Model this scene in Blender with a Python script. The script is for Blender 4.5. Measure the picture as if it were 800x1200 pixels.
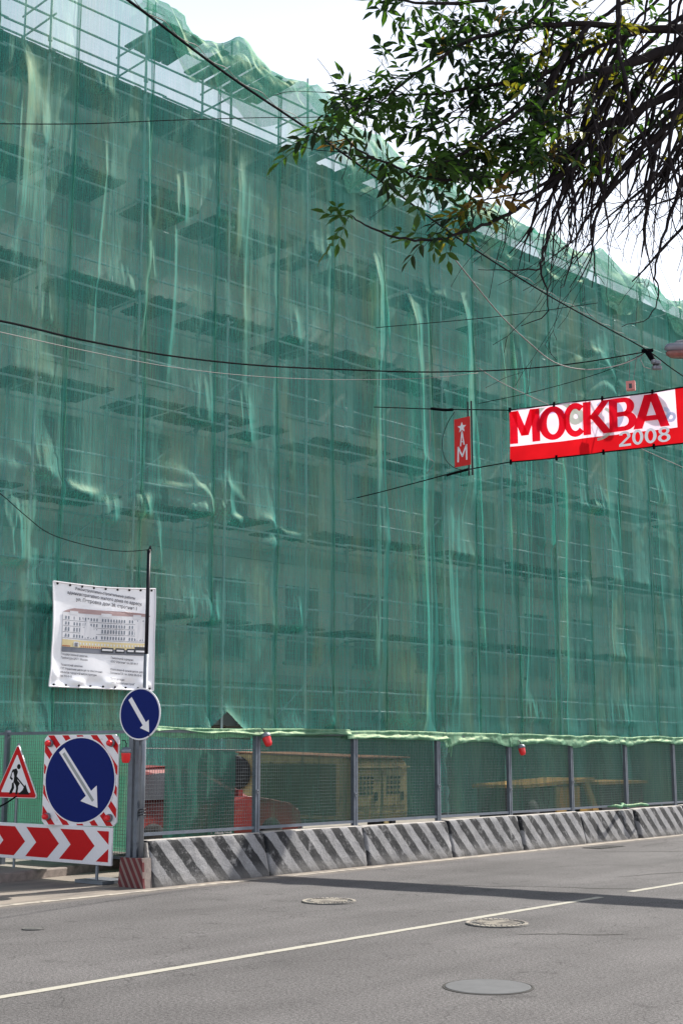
import bpy, bmesh, math, random
import numpy as np
from mathutils import Vector, Matrix

for o in list(bpy.data.objects):
    bpy.data.objects.remove(o)
S = bpy.context.scene
COL = S.collection
random.seed(7)
R = math.radians

# ------------------------------------------------------------------ camera
CAM_H = 1.8
FPX = 1550.0                      # focal length in pixels of an 800 x 1200 picture
PITCH = math.atan(285 / FPX)
HEAD = R(39.5)                    # the street runs along +Y; the camera looks 39.5 deg left of it
cam_d = bpy.data.cameras.new("camera")
cam_d.sensor_fit = 'VERTICAL'
cam_d.sensor_height = 36.0
cam_d.sensor_width = 24.0
cam_d.lens = 36.0 * FPX / 1200.0
cam_d.clip_start = 0.1
cam_d.clip_end = 2000
cam = bpy.data.objects.new("camera", cam_d)
COL.objects.link(cam)
cam.location = (0, 0, CAM_H)
cam.rotation_euler = (math.pi / 2 + PITCH, 0, HEAD)
S.camera = cam

# ------------------------------------------------------------------ sky, sun, exposure
SUN_EL = R(46)
SUN_AZ = R(11)                    # from +Y towards +X
world = bpy.data.worlds.new("World")
S.world = world
world.use_nodes = True
wn = world.node_tree.nodes
wl = world.node_tree.links
wn.clear()
sky = wn.new('ShaderNodeTexSky')
sky.sky_type = 'NISHITA'
sky.sun_disc = False
sky.sun_elevation = SUN_EL
sky.sun_rotation = SUN_AZ
sky.air_density = 1.0
sky.dust_density = 2.0
sky.ozone_density = 1.0
bg = wn.new('ShaderNodeBackground')
bg.inputs['Strength'].default_value = 0.075
wo = wn.new('ShaderNodeOutputWorld')
wl.new(sky.outputs[0], bg.inputs[0])
# bright milky haze low over the whole horizon, thinning towards the zenith
wtc = wn.new('ShaderNodeTexCoord'); wsx = wn.new('ShaderNodeSeparateXYZ'); wl.new(wtc.outputs['Generated'], wsx.inputs[0])
wr = wn.new('ShaderNodeMapRange'); wr.interpolation_type = 'SMOOTHSTEP'
for k_, v_ in zip(('From Min', 'From Max', 'To Min', 'To Max'), (0.42, 0.72, 0.58, 0.0)): wr.inputs[k_].default_value = v_
wl.new(wsx.outputs['Z'], wr.inputs['Value'])
bg2 = wn.new('ShaderNodeBackground'); bg2.inputs['Color'].default_value = (0.98, 0.985, 1.0, 1); wl.new(wr.outputs[0], bg2.inputs['Strength'])
wadd = wn.new('ShaderNodeAddShader'); wl.new(bg.outputs[0], wadd.inputs[0]); wl.new(bg2.outputs[0], wadd.inputs[1])
wl.new(wadd.outputs[0], wo.inputs[0])

sun_d = bpy.data.lights.new("sun", 'SUN')
sun_d.energy = 5.0
sun_d.angle = R(0.5)
sun_d.color = (1.0, 0.95, 0.87)
sun = bpy.data.objects.new("sun", sun_d)
COL.objects.link(sun)
sdir = Vector((math.sin(SUN_AZ) * math.cos(SUN_EL), math.cos(SUN_AZ) * math.cos(SUN_EL), math.sin(SUN_EL)))
sun.rotation_euler = sdir.to_track_quat('Z', 'Y').to_euler()
sun.location = (0, 0, 30)

S.view_settings.view_transform = 'Standard'
S.view_settings.look = 'None'
S.view_settings.gamma = 1.0
S.view_settings.exposure = 0.65
S.render.engine = 'CYCLES'
S.cycles.transparent_max_bounces = 24
S.cycles.max_bounces = 6

# ------------------------------------------------------------------ helpers
_F = Vector((-math.sin(HEAD) * math.cos(PITCH), math.cos(HEAD) * math.cos(PITCH), math.sin(PITCH)))
_R = Vector((math.cos(HEAD), math.sin(HEAD), 0))
_U = _R.cross(_F)


def sight(x, y):
    return _F + _R * ((x - 400) / FPX) + _U * ((600 - y) / FPX)


def at(x, y, n, d):
    """point of the plane n.P = d seen at photo pixel x, y"""
    r = sight(x, y)
    n = Vector(n)
    t = (d - n.z * CAM_H) / n.dot(r)
    return Vector((0, 0, CAM_H)) + r * t


def at_y(x, y, Y): return at(x, y, (0, 1, 0), Y)
def at_x(x, y, X): return at(x, y, (1, 0, 0), X)
def at_dist(x, y, d):
    r = sight(x, y)
    return Vector((0, 0, CAM_H)) + r * (d / math.hypot(r.x, r.y))


class MB:
    """collects simple shapes into one mesh"""
    def __init__(s):
        s.v = []; s.f = []; s.mi = []; s.m = 0

    def poly(s, pts, faces):
        b = len(s.v)
        s.v += [tuple(p) for p in pts]
        for f in faces:
            s.f.append(tuple(b + i for i in f)); s.mi.append(s.m)

    def box(s, x0, x1, y0, y1, z0, z1):
        P = [(x, y, z) for z in (z0, z1) for y in (y0, y1) for x in (x0, x1)]
        s.poly(P, [(0, 2, 3, 1), (4, 5, 7, 6), (0, 1, 5, 4), (2, 6, 7, 3), (0, 4, 6, 2), (1, 3, 7, 5)])

    def prism(s, outline, axis, a0, a1):
        """outline of 2D points extruded along an axis ('x','y','z')"""
        def pt(p, a):
            if axis == 'x': return (a, p[0], p[1])
            if axis == 'y': return (p[0], a, p[1])
            return (p[0], p[1], a)
        n = len(outline)
        P = [pt(p, a0) for p in outline] + [pt(p, a1) for p in outline]
        s.poly(P, [tuple(range(n))[::-1], tuple(range(n, 2 * n))] +
               [(i, (i + 1) % n, n + (i + 1) % n, n + i) for i in range(n)])

    def tube(s, pts, rad, n=6, caps=True):
        pts = [Vector(p) for p in pts]
        if not hasattr(rad, '__len__'): rad = [rad] * len(pts)
        rings = []
        up = Vector((0.13, 0.21, 0.97))
        b = len(s.v)
        for i, p in enumerate(pts):
            t = (pts[min(i + 1, len(pts) - 1)] - pts[max(i - 1, 0)])
            if t.length < 1e-9: t = Vector((0, 0, 1))
            t.normalize()
            a = t.cross(up)
            if a.length < 0.05: a = t.cross(Vector((1, 0, 0)))
            a.normalize(); c = t.cross(a)
            for k in range(n):
                g = 2 * math.pi * k / n
                s.v.append(tuple(p + (a * math.cos(g) + c * math.sin(g)) * rad[i]))
        for i in range(len(pts) - 1):
            for k in range(n):
                s.f.append((b + i * n + k, b + i * n + (k + 1) % n, b + (i + 1) * n + (k + 1) % n, b + (i + 1) * n + k))
                s.mi.append(s.m)
        if caps:
            s.f.append(tuple(b + k for k in range(n))[::-1]); s.mi.append(s.m)
            e = b + (len(pts) - 1) * n
            s.f.append(tuple(e + k for k in range(n))); s.mi.append(s.m)

    def lathe(s, prof, n=16, M=None):
        """prof: (r, z) pairs about z"""
        b = len(s.v)
        for r, z in prof:
            for k in range(n):
                g = 2 * math.pi * k / n
                p = Vector((r * math.cos(g), r * math.sin(g), z))
                if M is not None: p = M @ p
                s.v.append(tuple(p))
        for i in range(len(prof) - 1):
            for k in range(n):
                s.f.append((b + i * n + k, b + i * n + (k + 1) % n, b + (i + 1) * n + (k + 1) % n, b + (i + 1) * n + k))
                s.mi.append(s.m)
        s.f.append(tuple(b + k for k in range(n))[::-1]); s.mi.append(s.m)
        e = b + (len(prof) - 1) * n
        s.f.append(tuple(e + k for k in range(n))); s.mi.append(s.m)

    def mesh(s, name, mats, smooth=False):
        me = bpy.data.meshes.new(name)
        me.from_pydata(s.v, [], s.f)
        if not isinstance(mats, (list, tuple)): mats = [mats]
        for m in mats: me.materials.append(m)
        if len(mats) > 1: me.polygons.foreach_set('material_index', s.mi)
        if smooth: me.polygons.foreach_set('use_smooth', [True] * len(me.polygons))
        me.update()
        return me

    def build(s, name, mats, parent=None, smooth=False, loc=None, rotz=None):
        return obj(name, s.mesh(name, mats, smooth), parent, loc, rotz)


def obj(name, me, parent=None, loc=None, rotz=None):
    o = bpy.data.objects.new(name, me)
    COL.objects.link(o)
    if parent: o.parent = parent
    if loc is not None: o.location = loc
    if rotz is not None: o.rotation_euler[2] = rotz
    return o


def tag(o, label=None, cat=None, group=None, kind=None):
    if label: o['label'] = label
    if cat: o['category'] = cat
    if group: o['group'] = group
    if kind: o['kind'] = kind
    return o


def thing(name, label, cat, loc=(0, 0, 0), rotz=0, group=None):
    o = bpy.data.objects.new(name, None)
    COL.objects.link(o)
    o.empty_display_size = 0.2
    o.location = loc
    o.rotation_euler[2] = rotz
    return tag(o, label, cat, group)


def copy_tree(o, parent=None):
    c = o.copy(); COL.objects.link(c)
    c.parent = parent
    for ch in list(o.children): copy_tree(ch, c)
    return c


def bevel(o, w, seg=2):
    b = o.modifiers.new('bevel', 'BEVEL'); b.width = w; b.segments = seg; b.limit_method = 'ANGLE'
    return o


# smooth lattice noise for numpy
def vnoise(x, y, seed=0):
    x = np.asarray(x, float); y = np.asarray(y, float)
    xi = np.floor(x).astype(np.int64); yi = np.floor(y).astype(np.int64)
    xf = x - xi; yf = y - yi

    def h(a, b):
        n = (a * 374761393 + b * 668265263 + seed * 982451653) & 0xffffffff
        n = ((n ^ (n >> 13)) * 1274126177) & 0xffffffff
        n = (n ^ (n >> 16)) & 0xffff
        return n / 32767.5 - 1.0
    u = xf * xf * (3 - 2 * xf); w = yf * yf * (3 - 2 * yf)
    return ((h(xi, yi) * (1 - u) + h(xi + 1, yi) * u) * (1 - w) +
            (h(xi, yi + 1) * (1 - u) + h(xi + 1, yi + 1) * u) * w)


# ------------------------------------------------------------------ materials
def mat(name, col, rough=0.7, metal=0.0, noise=None, bump=None, spec=None, scale=(1, 1, 1), dirt=None):
    """noise=(scale, amount): colour variation; bump=(scale, strength, distance)"""
    m = bpy.data.materials.new(name); m.use_nodes = True
    nt = m.node_tree; N = nt.nodes; L = nt.links
    p = N['Principled BSDF']
    p.inputs['Roughness'].default_value = rough
    p.inputs['Metallic'].default_value = metal
    if spec is not None: p.inputs['Specular IOR Level'].default_value = spec
    p.inputs['Base Color'].default_value = (*col, 1)
    tc = N.new('ShaderNodeTexCoord'); mp = N.new('ShaderNodeMapping')
    mp.inputs['Scale'].default_value = scale
    L.new(tc.outputs['Object'], mp.inputs[0])
    last = None
    if noise:
        n = N.new('ShaderNodeTexNoise'); n.inputs['Scale'].default_value = noise[0]
        n.inputs['Detail'].default_value = 6
        n.inputs['Roughness'].default_value = 0.65
        L.new(mp.outputs[0], n.inputs['Vector'])
        r = N.new('ShaderNodeMapRange')
        r.inputs['From Min'].default_value = 0.25; r.inputs['From Max'].default_value = 0.75
        r.inputs['To Min'].default_value = 1 - noise[1]; r.inputs['To Max'].default_value = 1 + noise[1]
        L.new(n.outputs['Fac'], r.inputs['Value'])
        h = N.new('ShaderNodeVectorMath'); h.operation = 'SCALE'
        h.inputs[0].default_value = col
        L.new(r.outputs[0], h.inputs['Scale'])
        last = h.outputs[0]
    if dirt:   # (scale, threshold, colour)
        n = N.new('ShaderNodeTexNoise'); n.inputs['Scale'].default_value = dirt[0]; n.inputs['Detail'].default_value = 8
        L.new(mp.outputs[0], n.inputs['Vector'])
        r = N.new('ShaderNodeMapRange')
        r.inputs['From Min'].default_value = dirt[1]; r.inputs['From Max'].default_value = dirt[1] + 0.1
        L.new(n.outputs['Fac'], r.inputs['Value'])
        mx = N.new('ShaderNodeMix'); mx.data_type = 'RGBA'
        L.new(r.outputs[0], mx.inputs['Factor'])
        if last: L.new(last, mx.inputs['A'])
        else: mx.inputs['A'].default_value = (*col, 1)
        mx.inputs['B'].default_value = (*dirt[2], 1)
        last = mx.outputs['Result']
    if last: L.new(last, p.inputs['Base Color'])
    if bump:
        n = N.new('ShaderNodeTexNoise'); n.inputs['Scale'].default_value = bump[0]; n.inputs['Detail'].default_value = 5
        L.new(mp.outputs[0], n.inputs['Vector'])
        b = N.new('ShaderNodeBump'); b.inputs['Strength'].default_value = bump[1]; b.inputs['Distance'].default_value = bump[2]
        L.new(n.outputs['Fac'], b.inputs['Height'])
        L.new(b.outputs[0], p.inputs['Normal'])
    return m


def net_material(name, col, cover, cover_var=0.1, sheen=0.3, folds=(9, 0.5), glow_tint=.25):
    m = bpy.data.materials.new(name); m.use_nodes = True
    nt = m.node_tree; N = nt.nodes; L = nt.links
    N.clear()
    out = N.new('ShaderNodeOutputMaterial')
    tc = N.new('ShaderNodeTexCoord')

    def noise(scale, mscale, detail=4, dist=0.0):
        mp = N.new('ShaderNodeMapping'); mp.inputs['Scale'].default_value = mscale
        L.new(tc.outputs['Object'], mp.inputs[0])
        n = N.new('ShaderNodeTexNoise'); n.inputs['Scale'].default_value = scale
        n.inputs['Detail'].default_value = detail; n.inputs['Distortion'].default_value = dist
        L.new(mp.outputs[0], n.inputs['Vector'])
        return n.outputs['Fac']

    def rng(v, a, b, c, d):
        r = N.new('ShaderNodeMapRange')
        for k, q in zip(('From Min', 'From Max', 'To Min', 'To Max'), (a, b, c, d)): r.inputs[k].default_value = q
        L.new(v, r.inputs['Value']); return r.outputs[0]

    def math2(op, a, b):
        q = N.new('ShaderNodeMath'); q.operation = op
        for i, t in enumerate((a, b)):
            if isinstance(t, (int, float)): q.inputs[i].default_value = t
            else: L.new(t, q.inputs[i])
        return q.outputs[0]
    threads = noise(38, (1, 1, 0.02), 4, 0.1)       # long vertical density streaks
    cross = noise(30, (0.05, 1, 1), 4)               # faint horizontal weave bands
    blot = noise(0.55, (1, 1, 0.6), 5)               # where the weave is pulled tighter
    fine = noise(70, (1, 1, 1), 2)
    c = math2('ADD', rng(threads, 0.3, 0.7, -cover_var, cover_var), rng(blot, 0.3, 0.7, -cover_var * .7, cover_var * .7))
    c = math2('ADD', c, rng(cross, 0.3, 0.7, -cover_var * .35, cover_var * .35))
    c = math2('ADD', c, rng(fine, 0.3, 0.7, -cover_var * .35, cover_var * .35))
    # an inclined cloth looks closer-woven than one seen square on
    lw = N.new('ShaderNodeLayerWeight'); lw.inputs['Blend'].default_value = 0.5
    c = math2('ADD', c, rng(lw.outputs['Facing'], 0.25, 1.0, 0.0, 0.30))
    c = math2('ADD', c, cover)
    cl = N.new('ShaderNodeClamp'); cl.inputs['Min'].default_value = 0.03; cl.inputs['Max'].default_value = 0.97
    L.new(c, cl.inputs['Value'])
    colv = N.new('ShaderNodeVectorMath'); colv.operation = 'SCALE'; colv.inputs[0].default_value = col
    L.new(rng(threads, 0.3, 0.7, 0.88, 1.14), colv.inputs['Scale'])
    # sunlit glow of the cloth painted into its colour as long soft pale runs
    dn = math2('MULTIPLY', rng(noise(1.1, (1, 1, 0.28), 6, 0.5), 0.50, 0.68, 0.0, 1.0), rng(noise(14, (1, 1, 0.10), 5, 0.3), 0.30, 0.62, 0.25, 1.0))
    dn = math2('MULTIPLY', dn, glow_tint)
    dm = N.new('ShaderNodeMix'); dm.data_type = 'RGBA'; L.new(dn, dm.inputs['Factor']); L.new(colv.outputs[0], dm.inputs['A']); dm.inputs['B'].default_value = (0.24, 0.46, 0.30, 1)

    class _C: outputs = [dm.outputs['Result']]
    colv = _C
    bump = N.new('ShaderNodeBump'); bump.inputs['Strength'].default_value = folds[1]; bump.inputs['Distance'].default_value = 0.03
    L.new(noise(folds[0], (1, 1, 0.12), 4, 0.4), bump.inputs['Height'])
    d = N.new('ShaderNodeBsdfDiffuse'); L.new(colv.outputs[0], d.inputs['Color']); L.new(bump.outputs[0], d.inputs['Normal'])
    warm = N.new('ShaderNodeVectorMath'); warm.operation = 'MULTIPLY_ADD'; L.new(colv.outputs[0], warm.inputs[0]); warm.inputs[1].default_value = (1.1, 1.08, 0.95); warm.inputs[2].default_value = (0.05, 0.035, 0.0)
    t = N.new('ShaderNodeBsdfTranslucent'); L.new(warm.outputs[0], t.inputs['Color']); L.new(bump.outputs[0], t.inputs['Normal'])
    g = N.new('ShaderNodeBsdfGlossy'); g.inputs['Roughness'].default_value = 0.58
    g.inputs['Color'].default_value = (1.0, 1.0, 0.72, 1); L.new(bump.outputs[0], g.inputs['Normal'])
    m1 = N.new('ShaderNodeMixShader'); m1.inputs[0].default_value = 0.45
    L.new(d.outputs[0], m1.inputs[1]); L.new(t.outputs[0], m1.inputs[2])
    m2 = N.new('ShaderNodeMixShader'); m2.inputs[0].default_value = sheen * 0.2
    L.new(m1.outputs[0], m2.inputs[1]); L.new(g.outputs[0], m2.inputs[2])
    tr = N.new('ShaderNodeBsdfTransparent')
    m3 = N.new('ShaderNodeMixShader'); L.new(cl.outputs[0], m3.inputs[0])
    L.new(tr.outputs[0], m3.inputs[1]); L.new(m2.outputs[0], m3.inputs[2])
    L.new(m3.outputs[0], out.inputs[0])
    return m


M = {}
M['steel'] = mat('galvanised_steel', (0.20, 0.22, 0.25), 0.5, 0.5, noise=(6, 0.2))
M['fence_paint'] = mat('fence_paint', (0.13, 0.15, 0.185), 0.5, 0.2, noise=(9, 0.2))
M['wire'] = mat('fence_wire', (0.115, 0.125, 0.135), 0.6, 0.3, noise=(20, 0.25))
M['pole_dark'] = mat('black_pole', (0.012, 0.012, 0.018), 0.45)
M['scaffold'] = mat('scaffold_pipe', (0.34, 0.42, 0.44), 0.6, 0.1, noise=(4, 0.25))
M['plank'] = mat('scaffold_board', (0.075, 0.06, 0.045), 0.9, noise=(5, 0.35), scale=(1, 0.15, 1))
M['net'] = net_material('green_net', (0.016, 0.385, 0.360), 0.51, 0.050, 0.30, glow_tint=.75)
M['net_dense'] = net_material('green_net_folded', (0.045, 0.36, 0.30), 0.46, 0.12, 0.3, (5, 0.6), glow_tint=.5)
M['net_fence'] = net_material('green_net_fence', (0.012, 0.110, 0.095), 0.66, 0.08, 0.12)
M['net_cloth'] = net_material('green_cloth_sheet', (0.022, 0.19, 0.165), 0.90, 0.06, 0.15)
M['net_hem'] = net_material('green_net_hem', (0.055, 0.28, 0.19), 0.85, 0.08, 0.5, (14, 0.8))
M['cord'] = mat('net_cord', (0.03, 0.20, 0.13), 0.7, noise=(8, 0.4))
M['wall_up'] = mat('pale_render', (0.42, 0.43, 0.39), 0.9, noise=(1.2, 0.3), bump=(20, 0.3, 0.01))
M['wall_low'] = mat('ochre_render', (0.20, 0.20, 0.15), 0.9, noise=(1.5, 0.3), bump=(20, 0.3, 0.01))
M['trim'] = mat('window_trim', (0.27, 0.28, 0.26), 0.7, noise=(3, 0.15))
M['pane'] = mat('dusty_pane', (0.17, 0.18, 0.18), 0.5, noise=(2, 0.3))
M['glass'] = mat('dark_glass', (0.02, 0.025, 0.03), 0.12, noise=(2, 0.3))
M['pole_dark'].node_tree.nodes['Principled BSDF'].inputs['Specular IOR Level'].default_value = 0.2
M['roof'] = mat('roof_sheet', (0.17, 0.08, 0.06), 0.6, noise=(2, 0.3))
M['cable'] = mat('black_cable', (0.004, 0.004, 0.006), 0.9, spec=0.03)
M['cable_light'] = mat('pale_cable', (0.20, 0.19, 0.19), 0.7, spec=0.2)
M['red_plastic'] = mat('red_plastic', (0.75, 0.02, 0.025), 0.3)
M['red_plastic'].node_tree.nodes['Principled BSDF'].inputs['Subsurface Weight'].default_value = 0.4
M['white_film'] = mat('white_reflective', (0.78, 0.76, 0.80), 0.45, noise=(25, 0.04), dirt=(7, 0.66, (0.5, 0.48, 0.47)))
M['red_film'] = mat('red_reflective', (0.52, 0.006, 0.010), 0.5, noise=(25, 0.08), spec=0.2)
M['blue_film'] = mat('blue_reflective', (0.004, 0.014, 0.13), 0.55, noise=(18, 0.08), spec=0.12)
M['black_print'] = mat('black_print', (0.008, 0.008, 0.01), 0.6, spec=0.15)
M['grey_line'] = mat('grey_print', (0.30, 0.32, 0.32), 0.5)

# asphalt
def asphalt():
    m = bpy.data.materials.new('asphalt'); m.use_nodes = True
    nt = m.node_tree; N = nt.nodes; L = nt.links
    p = N['Principled BSDF']; p.inputs['Roughness'].default_value = 0.82
    p.inputs['Specular IOR Level'].default_value = 0.16
    tc = N.new('ShaderNodeTexCoord')

    def nz(sc, det=4, ms=(1, 1, 1), ro=0.6, dist=0):
        mp = N.new('ShaderNodeMapping'); mp.inputs['Scale'].default_value = ms
        L.new(tc.outputs['Object'], mp.inputs[0])
        n = N.new('ShaderNodeTexNoise'); n.inputs['Scale'].default_value = sc; n.inputs['Detail'].default_value = det
        n.inputs['Roughness'].default_value = ro; n.inputs['Distortion'].default_value = dist
        L.new(mp.outputs[0], n.inputs['Vector']); return n.outputs['Fac']

    def rng(v, a, b, c, d):
        r = N.new('ShaderNodeMapRange')
        for k, q in zip(('From Min', 'From Max', 'To Min', 'To Max'), (a, b, c, d)): r.inputs[k].default_value = q
        L.new(v, r.inputs['Value']); return r.outputs[0]

    def mul(a, b):
        q = N.new('ShaderNodeMath'); q.operation = 'MULTIPLY'; L.new(a, q.inputs[0]); L.new(b, q.inputs[1]); return q.outputs[0]
    grains = nz(38, 3, ro=0.9)
    v = mul(rng(grains, 0.3, 0.7, 0.28, 1.8), rng(nz(120, 1), 0.3, 0.7, 0.5, 1.5))
    v = mul(v, rng(nz(0.45, 5), 0.3, 0.7, 0.80, 1.16))
    v = mul(v, rng(nz(0.9, 4, (1.6, 0.08, 1)), 0.3, 0.7, 0.86, 1.12))      # wheel tracks along the street
    v = mul(v, rng(nz(2.2, 6, ro=0.7), 0.58, 0.68, 1.0, 0.72))             # oily spots
    # hairline cracks
    mp = N.new('ShaderNodeMapping'); mp.inputs['Scale'].default_value = (0.5, 0.22, 1)
    L.new(tc.outputs['Object'], mp.inputs[0])
    wp = N.new('ShaderNodeTexNoise'); wp.inputs['Scale'].default_value = 2.5; L.new(tc.outputs['Object'], wp.inputs['Vector'])
    ad = N.new('ShaderNodeVectorMath'); ad.operation = 'MULTIPLY_ADD'
    L.new(wp.outputs['Color'], ad.inputs[0]); ad.inputs[1].default_value = (0.5, 0.5, 0); L.new(mp.outputs[0], ad.inputs[2])
    vo = N.new('ShaderNodeTexVoronoi'); vo.feature = 'DISTANCE_TO_EDGE'; vo.inputs['Scale'].default_value = 0.8
    L.new(ad.outputs[0], vo.inputs['Vector'])
    crack = rng(vo.outputs['Distance'], 0.0, 0.006, 0.62, 1.0)
    v = mul(v, crack)
    col = N.new('ShaderNodeVectorMath'); col.operation = 'SCALE'; col.inputs[0].default_value = (0.114, 0.109, 0.109)
    L.new(v, col.inputs['Scale'])
    # pale dust gathered near the barrier line (x < -13) and in patches
    sx = N.new('ShaderNodeSeparateXYZ'); L.new(tc.outputs['Object'], sx.inputs[0])
    near = rng(sx.outputs['X'], -13.45, -13.9, 0.0, 1.0)
    dn = rng(nz(2.2, 6, (1, 0.4, 1)), 0.25, 0.6, 0.35, 1.0)
    mx = N.new('ShaderNodeMix'); mx.data_type = 'RGBA'
    L.new(mul(near, dn), mx.inputs['Factor']); L.new(col.outputs[0], mx.inputs['A']); mx.inputs['B'].default_value = (0.27, 0.235, 0.20, 1)
    L.new(mx.outputs['Result'], p.inputs['Base Color'])
    b = N.new('ShaderNodeBump'); b.inputs['Strength'].default_value = 0.6; b.inputs['Distance'].default_value = 0.008
    L.new(grains, b.inputs['Height']); L.new(b.outputs[0], p.inputs['Normal'])
    return m


M['asphalt'] = asphalt()
M['pavement'] = mat('dusty_pavement', (0.26, 0.235, 0.205), 0.9, noise=(2.5, 0.3), bump=(40, 0.5, 0.01), dirt=(1.1, 0.55, (0.17, 0.155, 0.14)))
M['ground'] = mat('bare_ground', (0.17, 0.15, 0.125), 0.95, noise=(0.3, 0.3), bump=(8, 0.4, 0.03))
M['kerb'] = mat('granite_kerb', (0.24, 0.20, 0.18), 0.85, noise=(12, 0.35), bump=(30, 0.5, 0.01), dirt=(3, 0.55, (0.10, 0.085, 0.075)))
M['line'] = mat('road_paint', (0.40, 0.385, 0.33), 0.8, spec=0.1, noise=(30, 0.12), dirt=(9, 0.60, (0.24, 0.23, 0.21)))
M['line_edge'] = mat('worn_edge_paint', (0.40, 0.36, 0.30), 0.8, noise=(30, 0.2), dirt=(5, 0.47, (0.20, 0.18, 0.16)))
M['iron'] = mat('cast_iron', (0.10, 0.097, 0.094), 0.65, 0.2, noise=(20, 0.35))
M['iron_joint'] = mat('manhole_joint', (0.035, 0.033, 0.03), 0.9)
M['patch'] = mat('smooth_lid', (0.135, 0.138, 0.142), 0.8, 0.0, spec=0.1, noise=(6, 0.12), bump=(60, 0.2, 0.003))

# ------------------------------------------------------------------ ground, road, pavement, kerb
g = MB(); g.box(-400, 400, -200, 800, -0.6, -0.02)
tag(g.build('ground', M['ground']), kind='structure')
g = MB(); g.box(-16.9, -2.2, -60, 320, -0.018, 0.0)
tag(g.build('road', M['asphalt']), kind='structure')
# kerb line: straight, then swinging back behind the barrier
kpts = [(-16.22, -20), (-16.22, 11.4), (-16.24, 12.2), (-16.34, 12.9), (-16.52, 13.6), (-16.75, 14.3), (-16.86, 15.0), (-16.88, 16), (-16.88, 320)]
g = MB()
out = [(x - 0.15, y) for x, y in kpts] + [(-60, 320), (-60, -20)]
g.prism(out[::-1], 'z', -0.015, 0.118)
g.box(-2.0, 40, -60, 320, -0.015, 0.118)
tag(g.build('pavement', M['pavement']), kind='structure')
kerb = thing('kerb', None, None); kerb['kind'] = 'structure'
def along(pts, s):
    for a, b in zip(pts[:-1], pts[1:]):
        l = math.dist(a, b)
        if s <= l: return (a[0] + (b[0] - a[0]) * s / l, a[1] + (b[1] - a[1]) * s / l), math.atan2(-(b[0] - a[0]), b[1] - a[1])
        s -= l
    return pts[-1], 0
kb = MB(); kb.box(-0.148, 0.0, 0.006, 0.894, -0.015, 0.13)
kme = kb.mesh('kerb_stone', M['kerb'])
kp2 = [(-16.22, 8.0)] + kpts[1:-1] + [(-16.88, 60)]
for i in range(52):
    (x, y), a = along(kp2, i * 0.9)
    k = bevel(obj('kerb_stone', kme, kerb, (x + random.uniform(-.008, .008), y, random.uniform(-.006, .004)), a), 0.018)

# lane markings
mk = tag(bpy.data.objects.new('lane_marking', None), kind='structure'); COL.objects.link(mk)
def stripe(x0, x1, y0, y1, m, name='paint_line', z=0.004):
    b = MB(); n = max(2, int((y1 - y0) / 0.25))
    random.seed(int(y0 * 10))
    P = []
    for i in range(n + 1):
        y = y0 + (y1 - y0) * i / n
        P += [(x0 + random.uniform(-.006, .006), y, z), (x1 + random.uniform(-.006, .006), y, z)]
    b.poly(P, [(2 * i, 2 * i + 1, 2 * i + 3, 2 * i + 2) for i in range(n)])
    return b.build(name, m, mk)
stripe(-8.71, -8.60, -12, 15.75, M['line'])
for k in range(8): stripe(-8.74, -8.63, 16.6 + 6 * k, 19.6 + 6 * k, M['line'])
stripe(-13.83, -13.69, -10, 12.0, M['line_edge'])
stripe(-13.83, -13.69, 12.0, 70, M['line_edge'])

# tar-sealed cracks wandering across the lane
for sd, (x, y, dx, dy, n) in enumerate(((-12.9, 23.0, .35, .25, 14), (-12.6, 24.6, -.1, .35, 12), (-11.4, 15.9, .30, .16, 12), (-9.9, 18.5, .12, .32, 16), (-7.6, 12.0, .20, .10, 9))):
    rr = random.Random(sd); b = MB(); P = []
    for i in range(n):
        w = rr.uniform(.006, .020) * (1 if 0 < i < n - 1 else .2); P += [(x - w, y + w, .003), (x + w, y - w, .003)]
        x += dx * rr.uniform(.3, 1.2); y += dy * rr.uniform(.2, 1.3) + rr.uniform(-.08, .08)
    b.poly(P, [(2 * i, 2 * i + 1, 2 * i + 3, 2 * i + 2) for i in range(n - 1)])
    b.build('tar_seam', M['iron_joint'], bpy.data.objects['road'])
# manholes
def manhole(x, y, r, label, studs=True, group=None):
    t = thing('manhole_cover', label, 'manhole cover', (x, y, 0), random.uniform(0, 3))
    b = MB(); b.lathe([(r * 0.80, 0.0), (r * 0.80, 0.008), (r * 0.84, 0.012), (r * 0.99, 0.012), (r * 1.0, 0.003)], 40)
    b.build('frame_ring', M['iron'], t)
    b = MB(); b.lathe([(r * 0.79, 0.0), (r * 0.79, 0.003), (0.02, 0.004)], 40); b.build('joint', M['iron_joint'], t)
    b = MB(); b.lathe([(r * 0.765, 0.001), (r * 0.765, 0.011), (r * 0.74, 0.013), (0.02, 0.013)], 40); b.build('lid', M['iron'], t)
    if studs:
        b = MB()
        for i in range(-8, 9):
            for j in range(-8, 9):
                px, py = (i + (j % 2) * .5) * r * .1, j * r * .095
                if math.hypot(px, py) < r * .7:
                    b.box(px - r * .034, px + r * .034, py - r * .03, py + r * .03, 0.012, 0.021)
        for i in range(34):
            a = i * 2 * math.pi / 34; Mx = Matrix.Rotation(a, 4, 'Z')
            P = [Mx @ Vector(q) for q in [(r * .86, -.02, .012), (r * .97, -.02, .012), (r * .97, .02, .012), (r * .86, .02, .012),
                                         (r * .86, -.02, .02), (r * .97, -.02, .02), (r * .97, .02, .02), (r * .86, .02, .02)]]
            b.poly(P, [(4, 5, 6, 7), (0, 1, 5, 4), (1, 2, 6, 5), (2, 3, 7, 6), (3, 0, 4, 7)])
        b.build('studs', M['line_edge'], t)['kind'] = 'stuff'
    return t
manhole(-11.0, 13.1, 0.345, 'studded cast iron manhole cover in the asphalt close to the striped barrier')
manhole(-8.18, 12.57, 0.345, 'studded cast iron manhole cover just on the near side of the white line')
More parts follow.
